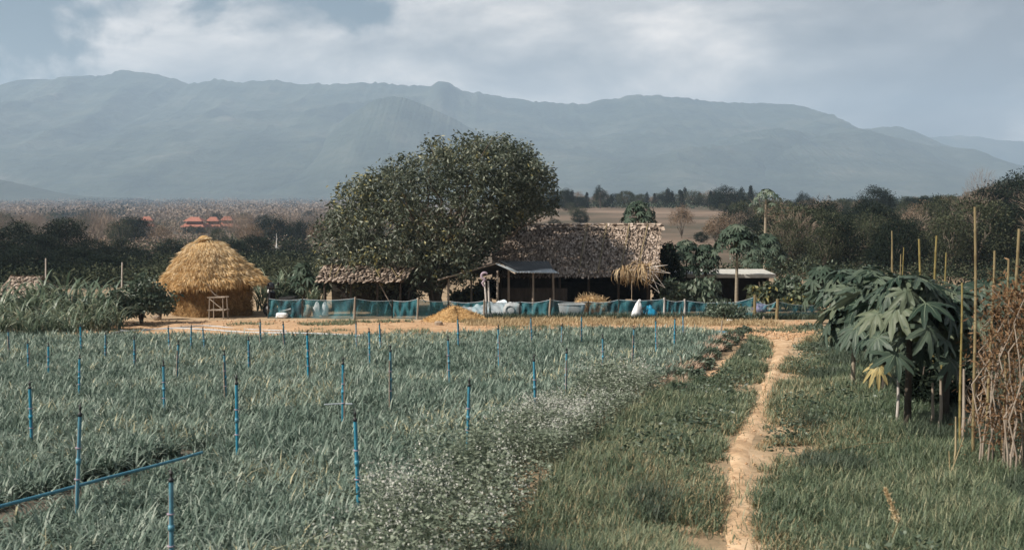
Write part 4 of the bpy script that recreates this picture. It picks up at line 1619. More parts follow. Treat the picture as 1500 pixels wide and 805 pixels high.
shr(978, 342, 44, 45.6, 'tall dark bush added for darkness against the right gable of the house', 'leaf_dark', .16, 150)  # bush added in dark leaves because the gable side came out too light
shr(716, 404, 50, 47.6, 'dark bush added to darken the gap behind the open tin shed', 'leaf_dark', .16, 90)  # added bush, darkens a gap that came out sunlit


# low bean-like plants in a row along the soil ridge
rp = [(1090, 489, 20), (1079, 497, 24), (1067, 505, 26), (1055, 514, 28), (1040, 526, 30), (1026, 541, 34), (1014, 560, 38), (998, 583, 36)]
base = None
rl = ['first small plant of the soil ridge row, at its far end', 'second plant of the soil ridge row from its far end', 'third plant of the soil ridge row from its far end', 'fourth plant of the soil ridge row from its far end',
      'fifth plant of the soil ridge row from its far end', 'sixth plant of the soil ridge row, third before its near end', 'dark bushy plant next to last at the near end of the soil ridge row', 'last plant of the soil ridge row, nearest the camera']
for (px, py, wp), lab in zip(rp, rl):
    x, y = W(px, py)
    o = shrub('bean_plant', .34, .62, M['leaf_shrub'], .085, 46, 16) if base is None else dup(base)
    base = base or o
    s = wp / F * y / .52
    place(o, x, y, s, None, 1, lab, 'plant', 'bean plants on the soil ridge')


# --- cane: tall arching leaves in clumps
def cane(h, n=44, wid=.078, spread=.35):
    root = empty('cane_clump', (0, 0, 0))
    st = MB()
    for i in range(7):
        a = random.uniform(0, 2 * PI)
        q = random.uniform(0, spread)
        st.tube([(math.cos(a) * q, math.sin(a) * q, 0), (math.cos(a) * q * 1.3, math.sin(a) * q * 1.3, h * .6)], [.02, .012], 6)
    st.build('stems', M['cane'], root)
    m = n
    a = rng.uniform(0, 2 * PI, m)
    rad = spread * rng.random(m) ** .5
    z = rng.uniform(0, .55, m) * h
    P = np.stack([rad * np.cos(a), rad * np.sin(a), z], 1)
    yaw = a + rng.normal(0, .9, m)
    V, q, t = blades(P, h * rng.uniform(.55, .95, m), wid * rng.uniform(.7, 1.4, m), yaw, rng.uniform(.03, .45, m), rng.uniform(.15, .42, m), 6)
    np_mesh('blades', V, q + [t], M['cane'], root)
    return root


CK = Kind(*[cane(1.7, 54) for _ in range(4)])
CL = 'cane clumps left of the straw hut'
spots = [(-42, 404, 34.5), (-14, 424, 33.0), (8, 412, 34.8), (22, 436, 32.9), (44, 410, 35.5), (62, 404, 34.5), (74, 430, 33.2), (92, 402, 36.2), (104, 424, 34.2), (118, 434, 33.0), (132, 408, 36.6), (143, 432, 33.4), (155, 412, 35.6), (168, 440, 33.2), (128, 420, 34.6), (40, 426, 34.0),
         (-60, 420, 33), (86, 446, 31.4), (2, 446, 31.3), (56, 450, 31.0), (-22, 440, 31.2), (28, 446, 30.6), (112, 452, 30.9), (136, 448, 31.4), (72, 456, 30.4), (-5, 458, 30.2), (96, 458, 30.3), (150, 458, 31.6), (44, 462, 30.0)]
for i, (px, yt, d) in enumerate(spots):
    x, y = XY(px, d)
    h = at(px, yt, d)[2] - g(x, y)
    place(CK.get(i), x, y, h / 1.7, None, 1.1, 'tall grey-green cane clump with arching leaves left of the straw hut', 'cane', CL)
CB = 'cane clumps behind the net'
for i, (px, yt, d) in enumerate([(384, 408, 43), (398, 398, 44), (410, 404, 43.4), (424, 396, 44.5), (440, 402, 43.6), (456, 410, 43), (466, 404, 44)]):
    x, y = XY(px, d)
    h = at(px, yt, d)[2] - g(x, y)
    place(CK.get(i), x, y, h / 1.7, None, 1.0, 'pale cane clump between the straw hut and the left shed', 'cane', CB)

# ------------------------------------------------------------------ thatch
def shingles(p00, p10, p11, p01, rows, cols, mat, name, parent, ln=None, wd=None, lift=.05, fringe=True, thick=.05):
    """overlapping leaf tiles on a slope; p00,p10 eave left/right, p01,p11 ridge left/right"""
    p00, p10, p11, p01 = [np.array(p, float) for p in (p00, p10, p11, p01)]
    up = (p01 + p11 - p00 - p10) / 2
    H = np.linalg.norm(up)
    Wd = np.linalg.norm(p10 - p00)
    nrm = np.cross(p10 - p00, p01 - p00)
    nrm /= np.linalg.norm(nrm)
    if nrm[2] < 0:
        nrm = -nrm
    ln = ln or H / rows * 2.1
    wd = wd or Wd / cols * 1.35
    r_, c = np.meshgrid(np.arange(rows + 1), np.arange(cols), indexing='ij')
    r_, c = r_.ravel(), c.ravel()
    n = len(r_)
    v = np.clip((r_ + rng.normal(0, .06, n)) / rows, 0, 1.02) + .5 / rows
    u = np.clip((c + .5 + rng.normal(0, .25, n)) / cols, 0, 1)
    top = (p00 * ((1 - u) * (1 - v))[:, None] + p10 * (u * (1 - v))[:, None] + p11 * (u * v)[:, None] + p01 * ((1 - u) * v)[:, None])
    dn = -(up / H)
    sd = (p10 - p00) / Wd
    L = ln * rng.uniform(.75, 1.25, n)
    w = wd * rng.uniform(.7, 1.25, n) / 2
    tilt = rng.normal(0, .10, n)
    d = dn[None] + sd[None] * tilt[:, None]
    lf = lift * rng.uniform(.4, 1.6, n)
    a = top - sd * w[:, None] + nrm * .012
    b = top + sd * w[:, None] + nrm * .012
    e = top + d * L[:, None] + nrm * lf[:, None]
    cR = e + sd * (w * .75)[:, None] - d * (L * .15)[:, None]
    cL = e - sd * (w * .75)[:, None] - d * (L * .15)[:, None]
    V = np.stack([a, b, cR, e, cL], 1).reshape(-1, 3)
    P = (np.arange(n) * 5)[:, None] + np.arange(5)[None]
    return np_mesh(name, V, [P], mat, parent)


def local(root, p):
    """world point -> coordinates of an unrotated root"""
    return Vector(p) - root.location


# ------------------------------------------------------------------ round straw hut
def straw_hut():
    cx, cy = XY(309, 40.9)
    gx = g(cx, cy)
    root = empty('straw_hut', (cx, cy, gx), 0, 'round-topped golden rice straw hut standing on the bare soil strip', 'hut')
    top = at(300, 350, cy)[2] - gx
    eave = at(300, 415, cy)[2] - gx
    Rm = (385 - 232) / 2 / F * cy * .99
    rot = R(45)

    def sup(a, e=3.4):
        c, s = abs(math.cos(a - rot)), abs(math.sin(a - rot))
        return 1.0 / (c ** e + s ** e) ** (1 / e) * (.7071 * 2 ** (1 / e))
    prof = [(0.0, .0), (.15, .02), (.29, .10), (.42, .24), (.53, .40), (.64, .55), (.76, .69), (.87, .81), (.96, .92), (1.0, 1.0)]
    PT = [p[1] for p in prof]
    PR = [p[0] for p in prof]

    def roof_pt(a, t):
        r_ = np.interp(t, PT, PR)
        # the apex sits a little left of the middle, the eave sags at the left
        ox = -.20 * (1 - t)
        sag = -.10 * t * max(0, -math.cos(a)) + .05 * t * max(0, math.cos(a))
        lump = 1 + .035 * math.sin(a * 7 + t * 9) + .03 * math.sin(a * 13 - t * 17)
        rr = Rm * r_ * (sup(a) if t > .35 else (sup(a) * t / .35 + .8 * (1 - t / .35))) * lump
        return Vector((ox + rr * math.cos(a), rr * math.sin(a), top - (top - eave) * t + sag))
    # solid roof
    nA, nT = 60, 16
    V, q = [], []
    for i in range(nT + 1):
        for k in range(nA):
            V.append(tuple(roof_pt(2 * PI * k / nA, i / nT) * 1.0 - Vector((0, 0, .05))))
    b = len(V)
    for k in range(nA):
        p = roof_pt(2 * PI * k / nA, 1.0)
        V.append((p.x * .80, p.y * .80, p.z + .02))
    for i in range(nT + 1):
        for k in range(nA):
            k2 = (k + 1) % nA
            q.append((i * nA + k, (i + 1) * nA + k, (i + 1) * nA + k2, i * nA + k2))
    roof = np_mesh('roof', V, [np.array(q)], M['straw_core'], root, True)
    # shaggy straw hanging down the roof, in bundles
    n = 21000
    a = rng.uniform(0, 2 * PI, n)
    t = 1 - rng.random(n) * (1 - .0) * 1.0
    t = np.sqrt(rng.random(n))
    t = np.clip(t, .01, 1.0)
    bun = (np.sin(a * 19 + np.floor(t * 7) * 2.1) * .5 + .5)
    P, D = np.zeros((n, 3)), np.zeros((n, 3))
    for i in range(n):
        p0 = roof_pt(a[i], t[i])
        p1 = roof_pt(a[i], min(t[i] + .05, 1.03)) if t[i] < .97 else p0 + (p0 - roof_pt(a[i], t[i] - .05))
        dd = (p1 - p0).normalized()
        P[i] = p0
        D[i] = dd
    out = np.stack([np.cos(a), np.sin(a), np.full(n, .6)], 1)
    course = (t * 6.5) % 1.0
    P = P + out * (.015 + .11 * course * (.4 + .6 * bun))[:, None]
    D = D + rng.normal(0, .26, (n, 3)) + np.stack([np.cos(a), np.sin(a), 0 * a], 1) * .10
    Lh = rng.uniform(.12, .34, n)
    V, qq = leaf_cards(P, D, Lh, rng.uniform(.010, .022, n))
    pale = (rng.random(n) < np.clip(1.1 - t * .9, .2, .9))
    o = np_mesh('roof_straw', V, [qq[~pale], qq[pale]], [M['straw'], M['straw_pale']], root, midx=[np.zeros((~pale).sum()), np.ones(pale.sum())])
    # tied cap on the top
    mb = MB()
    Mc = Matrix.Rotation(R(-14), 3, 'Y')
    mb.lathe((-.27, 0, top - .02), [(.02, .15), (.12, .13), (.20, .07), (.27, .0), (.25, -.05), (.16, -.10)], 18, Mc, 1, .9)
    cap = mb.build('straw_cap', M['straw_core'], root)
    m = 500
    a2 = rng.uniform(0, 2 * PI, m)
    rr = .25 * np.sqrt(rng.random(m))
    P = np.stack([-.27 + rr * np.cos(a2), rr * np.sin(a2), top + .14 - rr * .55 + rr * np.cos(a2) * .22], 1)
    D = np.stack([np.cos(a2), np.sin(a2), -.5 + 0 * a2], 1) + rng.normal(0, .15, (m, 3))
    V, qq = leaf_cards(P, D, .09, .014)
    np_mesh('cap_straw', V, [qq], M['straw_pale'], cap)
    # body: rounded square turned towards us with one corner
    Rb = (380 - 247) / 2 / F * cy * .86
    hb = eave + .14
    nA, nT = 88, 18
    V, q = [], []
    for i in range(nT + 1):
        z = hb * i / nT - .05
        for k in range(nA):
            aa = 2 * PI * k / nA
            lump = 1 + .030 * math.sin(z * 11 + aa * 5) + .022 * math.sin(aa * 17 + z * 5) + random.uniform(-.014, .014)
            rr = Rb * sup(aa, 4.5) * 1.0 * lump * (1 - .05 * abs(z / hb - .5))
            V.append((rr * math.cos(aa), rr * math.sin(aa), z))
    for i in range(nT):
        for k in range(nA):
            k2 = (k + 1) % nA
            q.append((i * nA + k, i * nA + k2, (i + 1) * nA + k2, (i + 1) * nA + k))
    body = np_mesh('wall', V, [np.array(q)], M['wall_core'], root, True)
    n = 9000
    aa = rng.uniform(0, 2 * PI, n)
    z = rng.uniform(0, hb, n)
    rr = np.array([Rb * sup(x, 4.5) for x in aa]) * 1.0
    P = np.stack([rr * np.cos(aa), rr * np.sin(aa), z], 1)
    D = np.stack([np.cos(aa) * .5, np.sin(aa) * .5, rng.uniform(-1.0, .2, n)], 1) + rng.normal(0, .55, (n, 3))
    V, qq = leaf_cards(P, D, rng.uniform(.06, .2, n), rng.uniform(.010, .020, n))
    np_mesh('wall_straw', V, [qq], M['wall_straw'], root)


straw_hut()


def bamboo_rack():
    x, y = XY(318, 38.95)
    root = empty('bamboo_rack', (x, y, g(x, y)), R(-14), 'small bamboo frame leaning at the front corner of the straw hut', 'rack')
    for sx in (-1, 1):
        for sy in (-.16, .16):
            mb = MB()
            mb.tube([(sx * .27, sy, -.03), (sx * .25, sy * .9, .72)], [.022, .018], 7)
            mb.build('leg', M['wood'], root)
    for z in (.30, .74):
        for sy in (-.16, .16):
            mb = MB()
            mb.tube([(-.33, sy, z), (.33, sy * .9, z + .02)], .018, 7)
            mb.build('rail', M['wood'], root)
    mb = MB()
    mb.tube([(-.22, -.19, .70), (.27, -.19, .34)], .016, 7)
    mb.build('brace', M['wood'], root)
    mb = MB()
    mb.tube([(-.40, .05, 1.18), (-.30, .02, 1.0), (-.14, 0, .84), (.05, 0, .76)], .011, 6)
    mb.build('rope', M['wood'], root)
    mb = MB()
    for k in range(9):
        mb.box((-.26 + k * .065, 0, .315), (.045, .34, .012))
    mb.build('slats', M['wood'], root)


bamboo_rack()


# ------------------------------------------------------------------ thatched buildings
def pole(name, a, b, r_, mat, parent, n=8):
    mb = MB()
    a, b = Vector(a), Vector(b)
    m = a.lerp(b, .5) + Vector((random.uniform(-.02, .02), random.uniform(-.02, .02), 0))
    mb.tube([a, m, b], [r_ * 1.05, r_, r_ * .9], n)
    return mb.build(name, mat, parent)


def main_house():
    x0, x1 = XY(722, 43.5)[0], XY(962, 43.5)[0]
    yE, yR = 43.0, 46.6
    gx = g((x0 + x1) / 2, yR)
    root = empty('farm_house', ((x0 + x1) / 2, yR, gx), 0, 'big farm house with a steep brown leaf-thatched roof and open dark front', 'house')
    zR = at(850, 332, yR)[2] - gx
    zE = at(850, 404, yE)[2] - gx
    hx = (x1 - x0) / 2
    dy = yE - yR
    xl, xr = -hx, hx
    xrR = XY(969, yR)[0] - root.location.x
    xlR = xl - .1
    E0, E1, R1, R0 = (xl, dy, zE), (xr, dy, zE), (xrR, 0, zR), (xlR, 0, zR)
    B0, B1 = (xl, -dy, zE), (xr + .1, -dy, zE)
    mb = MB()
    mb.slab([E0, E1, R1, R0], .06)
    mb.slab([R0, R1, B1, B0], .06)
    roof = mb.build('roof', M['thatch_under'], root)
    shingles(E0, E1, R1, R0, 27, 120, M['thatch'], 'front_thatch', roof, lift=.06)
    shingles(B1, B0, R0, R1, 12, 50, M['thatch'], 'back_thatch', roof, lift=.07)
    # ridge cover
    mb = MB()
    mb.prism([(xlR - .05, -.16, zR - .02), (xlR - .05, 0, zR + .09), (xlR - .05, .16, zR - .02)], (xrR - xlR + .1, 0, 0))
    mb.build('ridge_cap', M['thatch_under'], roof)
    shingles((xlR, -.22, zR - .03), (xrR, -.22, zR - .03), (xrR, 0, zR + .10), (xlR, 0, zR + .10), 2, 60, M['thatch'], 'ridge_thatch', roof, lift=.04)
    # bamboo poles laid on the slope
    for pa, pb in ((889, 880), (922, 912), (949, 938), (860, 852)):
        ua = XY(pa, yR)[0] - root.location.x
        ub = XY(pb - 4, yE)[0] - root.location.x
        pole('roof_pole', (ua, -.02, zR + .12), (ub, dy - .06, zE + .12), .022, M['bamboo'], root)
    # gable ends of boards coloured dark for shade, a low half wall, posts
    for nm, xx in (('left', xl + .25), ('right', xr - .22)):
        mb = MB()
        mb.prism([(xx, dy + .25, zE + .02), (xx, -dy - .25, zE + .02), (xx, 0, zR - .16)], (.05, 0, 0))
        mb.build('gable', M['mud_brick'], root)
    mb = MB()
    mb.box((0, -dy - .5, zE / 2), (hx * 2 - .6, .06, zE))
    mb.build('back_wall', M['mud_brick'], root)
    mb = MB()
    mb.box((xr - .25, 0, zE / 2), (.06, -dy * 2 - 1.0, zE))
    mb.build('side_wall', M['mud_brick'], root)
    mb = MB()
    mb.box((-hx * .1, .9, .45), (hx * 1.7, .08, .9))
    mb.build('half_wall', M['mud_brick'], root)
    mb = MB()
    mb.box((xl + .28, 0, zE / 2), (.06, -dy * 2 - 1.0, zE))
    mb.build('side_wall', M['mud_brick'], root)  # left wall added to keep the sun from shining under the roof
    for k in range(6):
        xx = xl + .3 + (hx * 2 - .65) * k / 5
        pole('post', (xx, dy + .35, -.1), (xx, dy + .35, zE + .12), .05, M['wood_dark'], root)
    return root


main_house()


def left_shed():
    yE, yR = 40.1, 41.5
    x0, x1 = XY(474, yR)[0], XY(607, yR)[0]
    xe0, xe1 = XY(463, yE)[0], XY(590, yE)[0]
    gx = g(x0, yR)
    root = empty('left_shed', ((x0 + x1) / 2, yR, gx), 0, 'low shed with shaggy brown thatch between straw hut and tin shed', 'shed')
    root.name = 'thatched_shed'
    X = root.location.x
    zR = at(540, 390, yR)[2] - gx
    zE = at(540, 411, yE)[2] - gx
    dy = yE - yR
    E0, E1, R1, R0 = (xe0 - X, dy, zE), (xe1 - X, dy, zE), (x1 - X, 0, zR), (x0 - X, 0, zR)
    B0, B1 = (x0 - X, 1.6, zE - .25), (XY(628, 43)[0] - X, 1.6, zE - .25)
    mb = MB()
    mb.slab([E0, E1, R1, R0], .06)
    mb.slab([R0, R1, B1, B0], .06)
    roof = mb.build('roof', M['thatch_under'], root)
    shingles(E0, E1, R1, R0, 9, 46, M['thatch'], 'front_thatch', roof, lift=.08, ln=.42)
    shingles(B1, B0, R0, R1, 8, 36, M['thatch'], 'back_thatch', roof, lift=.07)
    for a, b in ((500, 490), (486, 482), (546, 556), (570, 582), (598, 584)):
        pole('roof_pole', (XY(a, yR)[0] - X, -.02, zR + .10), (XY(b, yE)[0] - X, dy, zE + .13), .018, M['bamboo'], root)
    mb = MB()
    mb.prism([(x1 - X - .2, dy + .15, zE + .04), (x1 - X - .2, 1.5, zE - .2), (x1 - X - .2, .02, zR - .1)], (.04, 0, 0))
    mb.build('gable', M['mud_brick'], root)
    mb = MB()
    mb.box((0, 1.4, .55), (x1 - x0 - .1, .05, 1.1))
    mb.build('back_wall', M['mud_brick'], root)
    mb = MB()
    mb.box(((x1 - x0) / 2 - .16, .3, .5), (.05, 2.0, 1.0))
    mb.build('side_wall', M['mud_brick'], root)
    for xx in (xe0 - X + .25, -.5, .45, xe1 - X - .1):
        pole('post', (xx, dy + .12, -.1), (xx, dy + .12, zE + .03), .035, M['wood_dark'], root)
    pole('prop', (x1 - X - .5, dy + .1, .0), (x1 - X - 1.2, dy + .12, zE), .02, M['wood'], root)


left_shed()


def corrugated(p00, p10, p11, p01, mat, name, parent, waves=16, amp=.018, t=.012):
    """corrugated sheet with ridges running down the slope"""
    p00, p10, p11, p01 = [np.array(p, float) for p in (p00, p10, p11, p01)]
    n = waves * 6 + 1
    u = np.linspace(0, 1, n)
    nrm = np.cross(p10 - p00, p01 - p00)
    nrm /= np.linalg.norm(nrm)
    if nrm[2] < 0:
        nrm = -nrm
    w = np.sin(u * waves * 2 * PI)[:, None] * amp * nrm
    lo = p00 * (1 - u)[:, None] + p10 * u[:, None] + w
    hi = p01 * (1 - u)[:, None] + p11 * u[:, None] + w
    V = np.concatenate([lo, hi, lo - nrm * t, hi - nrm * t])
    i = np.arange(n - 1)
    q = np.concatenate([np.stack([i, i + 1, n + i + 1, n + i], 1), np.stack([2 * n + i + 1, 2 * n + i, 3 * n + i, 3 * n + i + 1], 1), np.stack([i + 1, i, 2 * n + i, 2 * n + i + 1], 1)])
    return np_mesh(name, V, [q], mat, parent, True)


def tin_shed():
    yA = 40.2
    c = at(735, 400, 41.5)
    gx = g(c.x, 41.5)
    root = empty('open_tin_shed', (c.x, 41.5, gx), 0, 'open shed with a corrugated tin roof in front of the farm house', 'shed')
    root.name = 'tin_roofed_shed'
    o = root.location
    L = lambda px, py, d: at(px, py, d) - o
    A, B = L(730, 382.5, 41.2), L(803, 382.5, 43.6)
    E0, E1 = L(755, 398.5, 40.0), L(819, 399.5, 42.4)
    M0, M1 = L(726, 388.5, 40.9), L(800, 390.5, 43.3)
    F0, F1 = L(643, 408, 41.0), L(706, 404, 44.4)
    roof = corrugated(F0, F1, B, A, M['tin_dark'], 'roof', root, 14, .012)
    corrugated(L(757, 396, 40.2), L(812, 396, 42.7), B + Vector((0, 0, .01)), A + Vector((0, 0, .01)), M['tin_dark'], 'upper_sheet', roof, 16, .012)
    corrugated(E0, E1, M1 + Vector((0, 0, .06)), M0 + Vector((0, 0, .06)), M['tin'], 'lower_sheet', roof, 16, .022)
    # rafters along the front edge
    pole('rafter', F0 + Vector((-.05, 0, -.05)), A + Vector((0, 0, -.05)), .035, M['wood'], root)
    pole('rafter', A + Vector((0, 0, -.05)), E0 + Vector((0, 0, -.05)), .03, M['wood'], root)
    pole('ridge_beam', A + Vector((0, 0, -.07)), B + Vector((0, 0, -.07)), .04, M['wood_dark'], root)
    for px, py, d in ((657, 409, 41.2), (729, 397, 41.0), (745, 395, 41.8), (781, 399, 41.3), (810, 400, 42.2), (690, 404, 43.8)):
        t = L(px, py, d)
        pole('post', (t.x, t.y, g(o.x + t.x, o.y + t.y) - gx - .1), (t.x, t.y, t.z + .02), .042, M['wood'], root)
    a, b = L(735, 440, 42.6), L(830, 437, 43.0)
    mb = MB()
    mid = (a + b) / 2
    mb.box((mid.x, mid.y, .42), ((b - a).length, .05, .85))
    mb.build('half_wall', M['wood_dark'], root)
    mb = MB()
    mb.box((mid.x - .2, mid.y + 1.5, .8), ((b - a).length * .9, .05, 1.6), .1)
    mb.build('back_wall', M['mud_brick'], root)  # panel added to darken the space under the shed roof


tin_shed()


def low_building():
    d = 46.8
    x0, x1 = XY(984, d)[0], XY(1136, d)[0]
    gx = g((x0 + x1) / 2, d)
    root = empty('low_building', ((x0 + x1) / 2, d, gx), 0, 'low dark building with a pale flat roof edge behind the papayas', 'building')
    hx = (x1 - x0) / 2
    zt = at(1060, 394, d)[2] - gx
    zb = at(1060, 406, d)[2] - gx
    mb = MB()
    mb.slab([(-hx, -.15, zb + .14), (hx, -.15, zb + .14), (hx, 2.2, zb + .20), (-hx, 2.2, zb + .20)], .15)
    mb.build('roof', M['concrete'], root)
    mb = MB()
    mb.box((0, 1.3, zb * .5), (hx * 2 - .3, .08, zb))
    mb.box((hx - .25, .7, zb * .5), (.06, 1.2, zb))
    mb.box((-hx + .25, .7, zb * .5), (.06, 1.2, zb))
    mb.build('wall', M['mud_brick'], root)
    for k in range(4):
        pole('post', (-hx + .3 + (2 * hx - .6) * k / 3, .05, -.1), (-hx + .3 + (2 * hx - .6) * k / 3, .05, zb + .05), .05, M['wood_dark'], root)


low_building()


def corner_hut():
    yE, yR = 43.4, 45.2
    gx = g(XY(30, 45)[0], 45)
    c = at(28, 405, yR)
    root = empty('thatched_hut', (c.x, yR, gx), 0, 'thatched hut roof rising out of the cane at the left edge', 'hut')
    o = root.location
    L = lambda px, py, d: at(px, py, d) - o
    R0, R1 = L(16, 405, yR), L(62, 405.5, yR)
    E0, E1 = L(-8, 436, yE), L(54, 436, yE)
    B0, B1 = R0 + Vector((-.2, 1.8, -.75)), R1 + Vector((.1, 1.8, -.75))
    mb = MB()
    mb.slab([E0, E1, R1, R0], .06)
    mb.slab([R0, R1, B1, B0], .06)
    roof = mb.build('roof', M['thatch_under'], root)
    shingles(E0, E1, R1, R0, 11, 22, M['thatch'], 'front_thatch', roof, lift=.06)
    shingles(B1, B0, R0, R1, 8, 18, M['thatch'], 'back_thatch', roof, lift=.06)
    mb = MB()
    zz = E0.z
    mb.box(((E0.x + E1.x) / 2, .2, zz / 2), (E1.x - E0.x - .3, 2.6, max(zz, .2)))
    mb.build('wall', M['mud_brick'], root)


corner_hut()


# ------------------------------------------------------------------ far village
def thai_house(w, dpt, hw, tiers, wall, label, px, ybase, d, rz=0.0):
    x, y = XY(px, d)
    z = g(x, y)
    root = empty('village_house', (x, y, z), rz, label, 'house', None)
    mb = MB()
    mb.box((0, 0, hw / 2), (w * .8, dpt * .8, hw))
    mb.build('wall', wall, root)
    rf = MB()

    def hip(z0, z1, a, b, k):
        lo = [(-a, -b, z0), (a, -b, z0), (a, b, z0), (-a, b, z0)]
        hi = [(-a * k, -b * k * .4, z1), (a * k, -b * k * .4, z1), (a * k, b * k * .4, z1), (-a * k, b * k * .4, z1)]
        rf.add(lo + hi, [(3, 2, 1, 0), (4, 5, 6, 7), (0, 1, 5, 4), (1, 2, 6, 5), (2, 3, 7, 6), (3, 0, 4, 7)])
    hip(hw, hw + 1.5, w / 2, dpt / 2, .62)
    if tiers > 1:
        hip(hw + 1.95, hw + 3.4, w * .40, dpt * .4, .45)
    rf.build('roof', M['red_tile'], root)
    if tiers > 1:
        mb = MB()
        mb.box((0, 0, hw + 1.7), (w * .55, dpt * .45, .8))
        mb.build('upper_wall', M['wood'], root)
    wb = MB()
    for s in (-.25, .25):
        wb.box((s * w * .8, -dpt * .4 - .01, hw * .55), (w * .13, .06, hw * .4))
    wb.build('window', M['wood_dark'], root)


thai_house(7.6, 5, 2.2, 1, M['white_wall'], 'single red-roofed house just right of the left dark trees', 180, 355, 395)
thai_house(5.6, 4.5, 2.4, 2, M['white_wall'], 'red-roofed house with white walls between the single one and the straw hut', 216, 355, 392, .1)
thai_house(8.6, 6, 2.2, 2, M['wood'], 'widest two-tiered red roof, just above the straw hut cap', 286, 344, 398, -.1)
thai_house(6.0, 5, 2.2, 2, M['wood'], 'middle two-tiered red-roofed house right of the straw hut top', 313, 344, 402, .05)
thai_house(6.0, 5, 2.4, 2, M['wood'], 'two-tiered red-roofed house at the right end of the village row', 334, 344, 408, -.05)
thai_house(4.4, 4, 1.6, 1, M['wood'], 'low red-roofed house tucked before the right end of the village row', 343, 346, 392, .2)


def pavilion():
    d = 175
    x, y = XY(405, d)
    root = empty('pavilion', (x, y, g(x, y)), .1, 'small dark pavilion with a white stepped roof below the far village', 'pavilion')
    hb = at(405, 376, d)[2] - root.location.z
    mb = MB()
    mb.lathe((0, 0, hb), [(2.1, -.1), (2.0, 0), (1.0, .7), (.9, .75), (.35, 1.3), (.10, 1.9), (.03, 3.4), (.01, 3.6)], 4, Matrix.Rotation(R(45), 3, 'Z'))
    mb.build('roof', M['white_wall'], root)
    mb = MB()
    mb.box((0, .3, hb / 2), (2.6, 2.0, hb))
    mb.build('wall', M['mud_brick'], root)
    for sx in (-1.3, 1.3):
        pole('column', (sx, -1.2, -.2), (sx, -1.2, hb), .12, M['white_wall'], root)
    mb = MB()
    mb.box((.3, -1.6, .5), (2.6, .3, .5))
    mb.build('step', M['white_wall'], root)


pavilion()


# ------------------------------------------------------------------ net fence
def net_fence():
    d = 39.3
    root = empty('net_fence', (0, d, g(0, d)), 0, 'long sagging blue-green net fence in front of the sheds and house', 'fence')
    o = root.location
    posts = [(392, 436, 0), (443, 437, 0), (519, 436, 1), (575, 439, 0), (611, 437, 1), (657, 440, 0), (708, 440, 1), (762, 441, 0), (805, 438, 1), (862, 441, 0), (906, 438, 0), (973, 437, 2), (1003, 439, 2), (1058, 442, 0), (1105, 434, 3), (1138, 440, 3), (1200, 446, 0)]
    tops = []
    for px, py, kind in posts:
        dd = d - (.5 if kind == 1 else 0) - (.8 if kind == 3 else 0)
        t = at(px, py, dd) - o
        gl = g(o.x + t.x, dd) - o.z
        tops.append((t, gl))
        if kind == 1:
            pole('post', (t.x, t.y, gl - .1), (t.x + .03, t.y, t.z + .03), .035, M['wood'], root)
        elif kind == 2:
            pole('post', (t.x, t.y, gl - .1), (t.x, t.y, t.z + .03), .04, M['wood_pale'], root)
        elif kind == 3:
            pole('post', (t.x, t.y, gl - .1), (t.x + .02, t.y, t.z + .05), .055, M['bamboo'], root)
        else:
            pole('post', (t.x, t.y, gl - .1), (t.x, t.y, t.z + .01), .025, M['wood_dark'], root)
    cord = []
    for i in range(len(tops) - 1):
        (a, ga), (b, gb) = tops[i], tops[i + 1]
        m, r_ = 26, 9
        last = i == len(tops) - 2
        V = []
        for k in range(m):
            s = k / (m - 1)
            p = a.lerp(b, s)
            sag = .055 * math.sin(PI * s) * (1 + .4 * math.sin(i * 3.1))
            zt = p.z - .02 - sag
            zb = ga + (gb - ga) * s + (.0 if i < 13 else .12)
            if i in (14,):
                zt -= .15 * math.sin(PI * s)
                zb = zt - .22
            cord.append((p.x, p.y, zt))
            for j in range(r_):
                v = j / (r_ - 1)
                V.append((p.x, p.y + .035 * math.sin(k * 1.3 + i) * math.sin(v * PI) + .03 * math.sin(v * 5 + k * .7), zt + (zb - zt) * v))
        ii, jj = np.meshgrid(np.arange(m - 1), np.arange(r_ - 1), indexing='ij')
        c = (ii * r_ + jj).ravel()
        np_mesh('net_panel', V, [np.stack([c, c + 1, c + r_ + 1, c + r_], 1)], M['net'], root, True)
    mb = MB()
    mb.tube(cord, .008, 5)
    mb.build('top_cord', M['hose'], root)


net_fence()


# ------------------------------------------------------------------ things around the sheds
def lumpy(name, c, s, mat, seed, rz=0.0, top=0.0, pinch=None, amp=.16, label=None, cat=None, group=None, parent=None, squash=2.4):
    """soft sack-like body resting on the ground"""
    n, m = 28, 18
    V, q = [], []
    for i in range(m + 1):
        ph = -PI / 2 + PI * i / m
        for k in range(n):
            a = 2 * PI * k / n
            e = lambda v: math.copysign(abs(v) ** (1 / squash * 1.6), v)
            x, y, z = e(math.cos(ph)) * e(math.cos(a)), e(math.cos(ph)) * e(math.sin(a)), e(math.sin(ph))
            if pinch:
                t = (z + 1) / 2
                f = np.interp(t, [p[0] for p in pinch], [p[1] for p in pinch])
                x, y = x * f, y * f
            nz = 1 + amp * (float(vnoise(a * 2.2, ph * 2.2 + seed, 1.0, seed)) - .5) * 2 * .6 + amp * math.sin(a * 5 + ph * 6 + seed) * .3
            V.append((x * s[0] / 2 * nz + top * (z + 1) / 2, y * s[1] / 2 * nz, (z + 1) / 2 * s[2] * (1 + (nz - 1) * .4)))
    for i in range(m):
        for k in range(n):
            k2 = (k + 1) % n
            q.append((i * n + k, i * n + k2, (i + 1) * n + k2, (i + 1) * n + k))
    o = np_mesh(name, V, [np.array(q)], mat, parent, True)
    o.location = c
    o.rotation_euler = (0, 0, rz)
    return tag(o, label, cat, group)


def ground_at(px, d, h=0.0):
    x, y = XY(px, d)
    return V3(x, y, h)


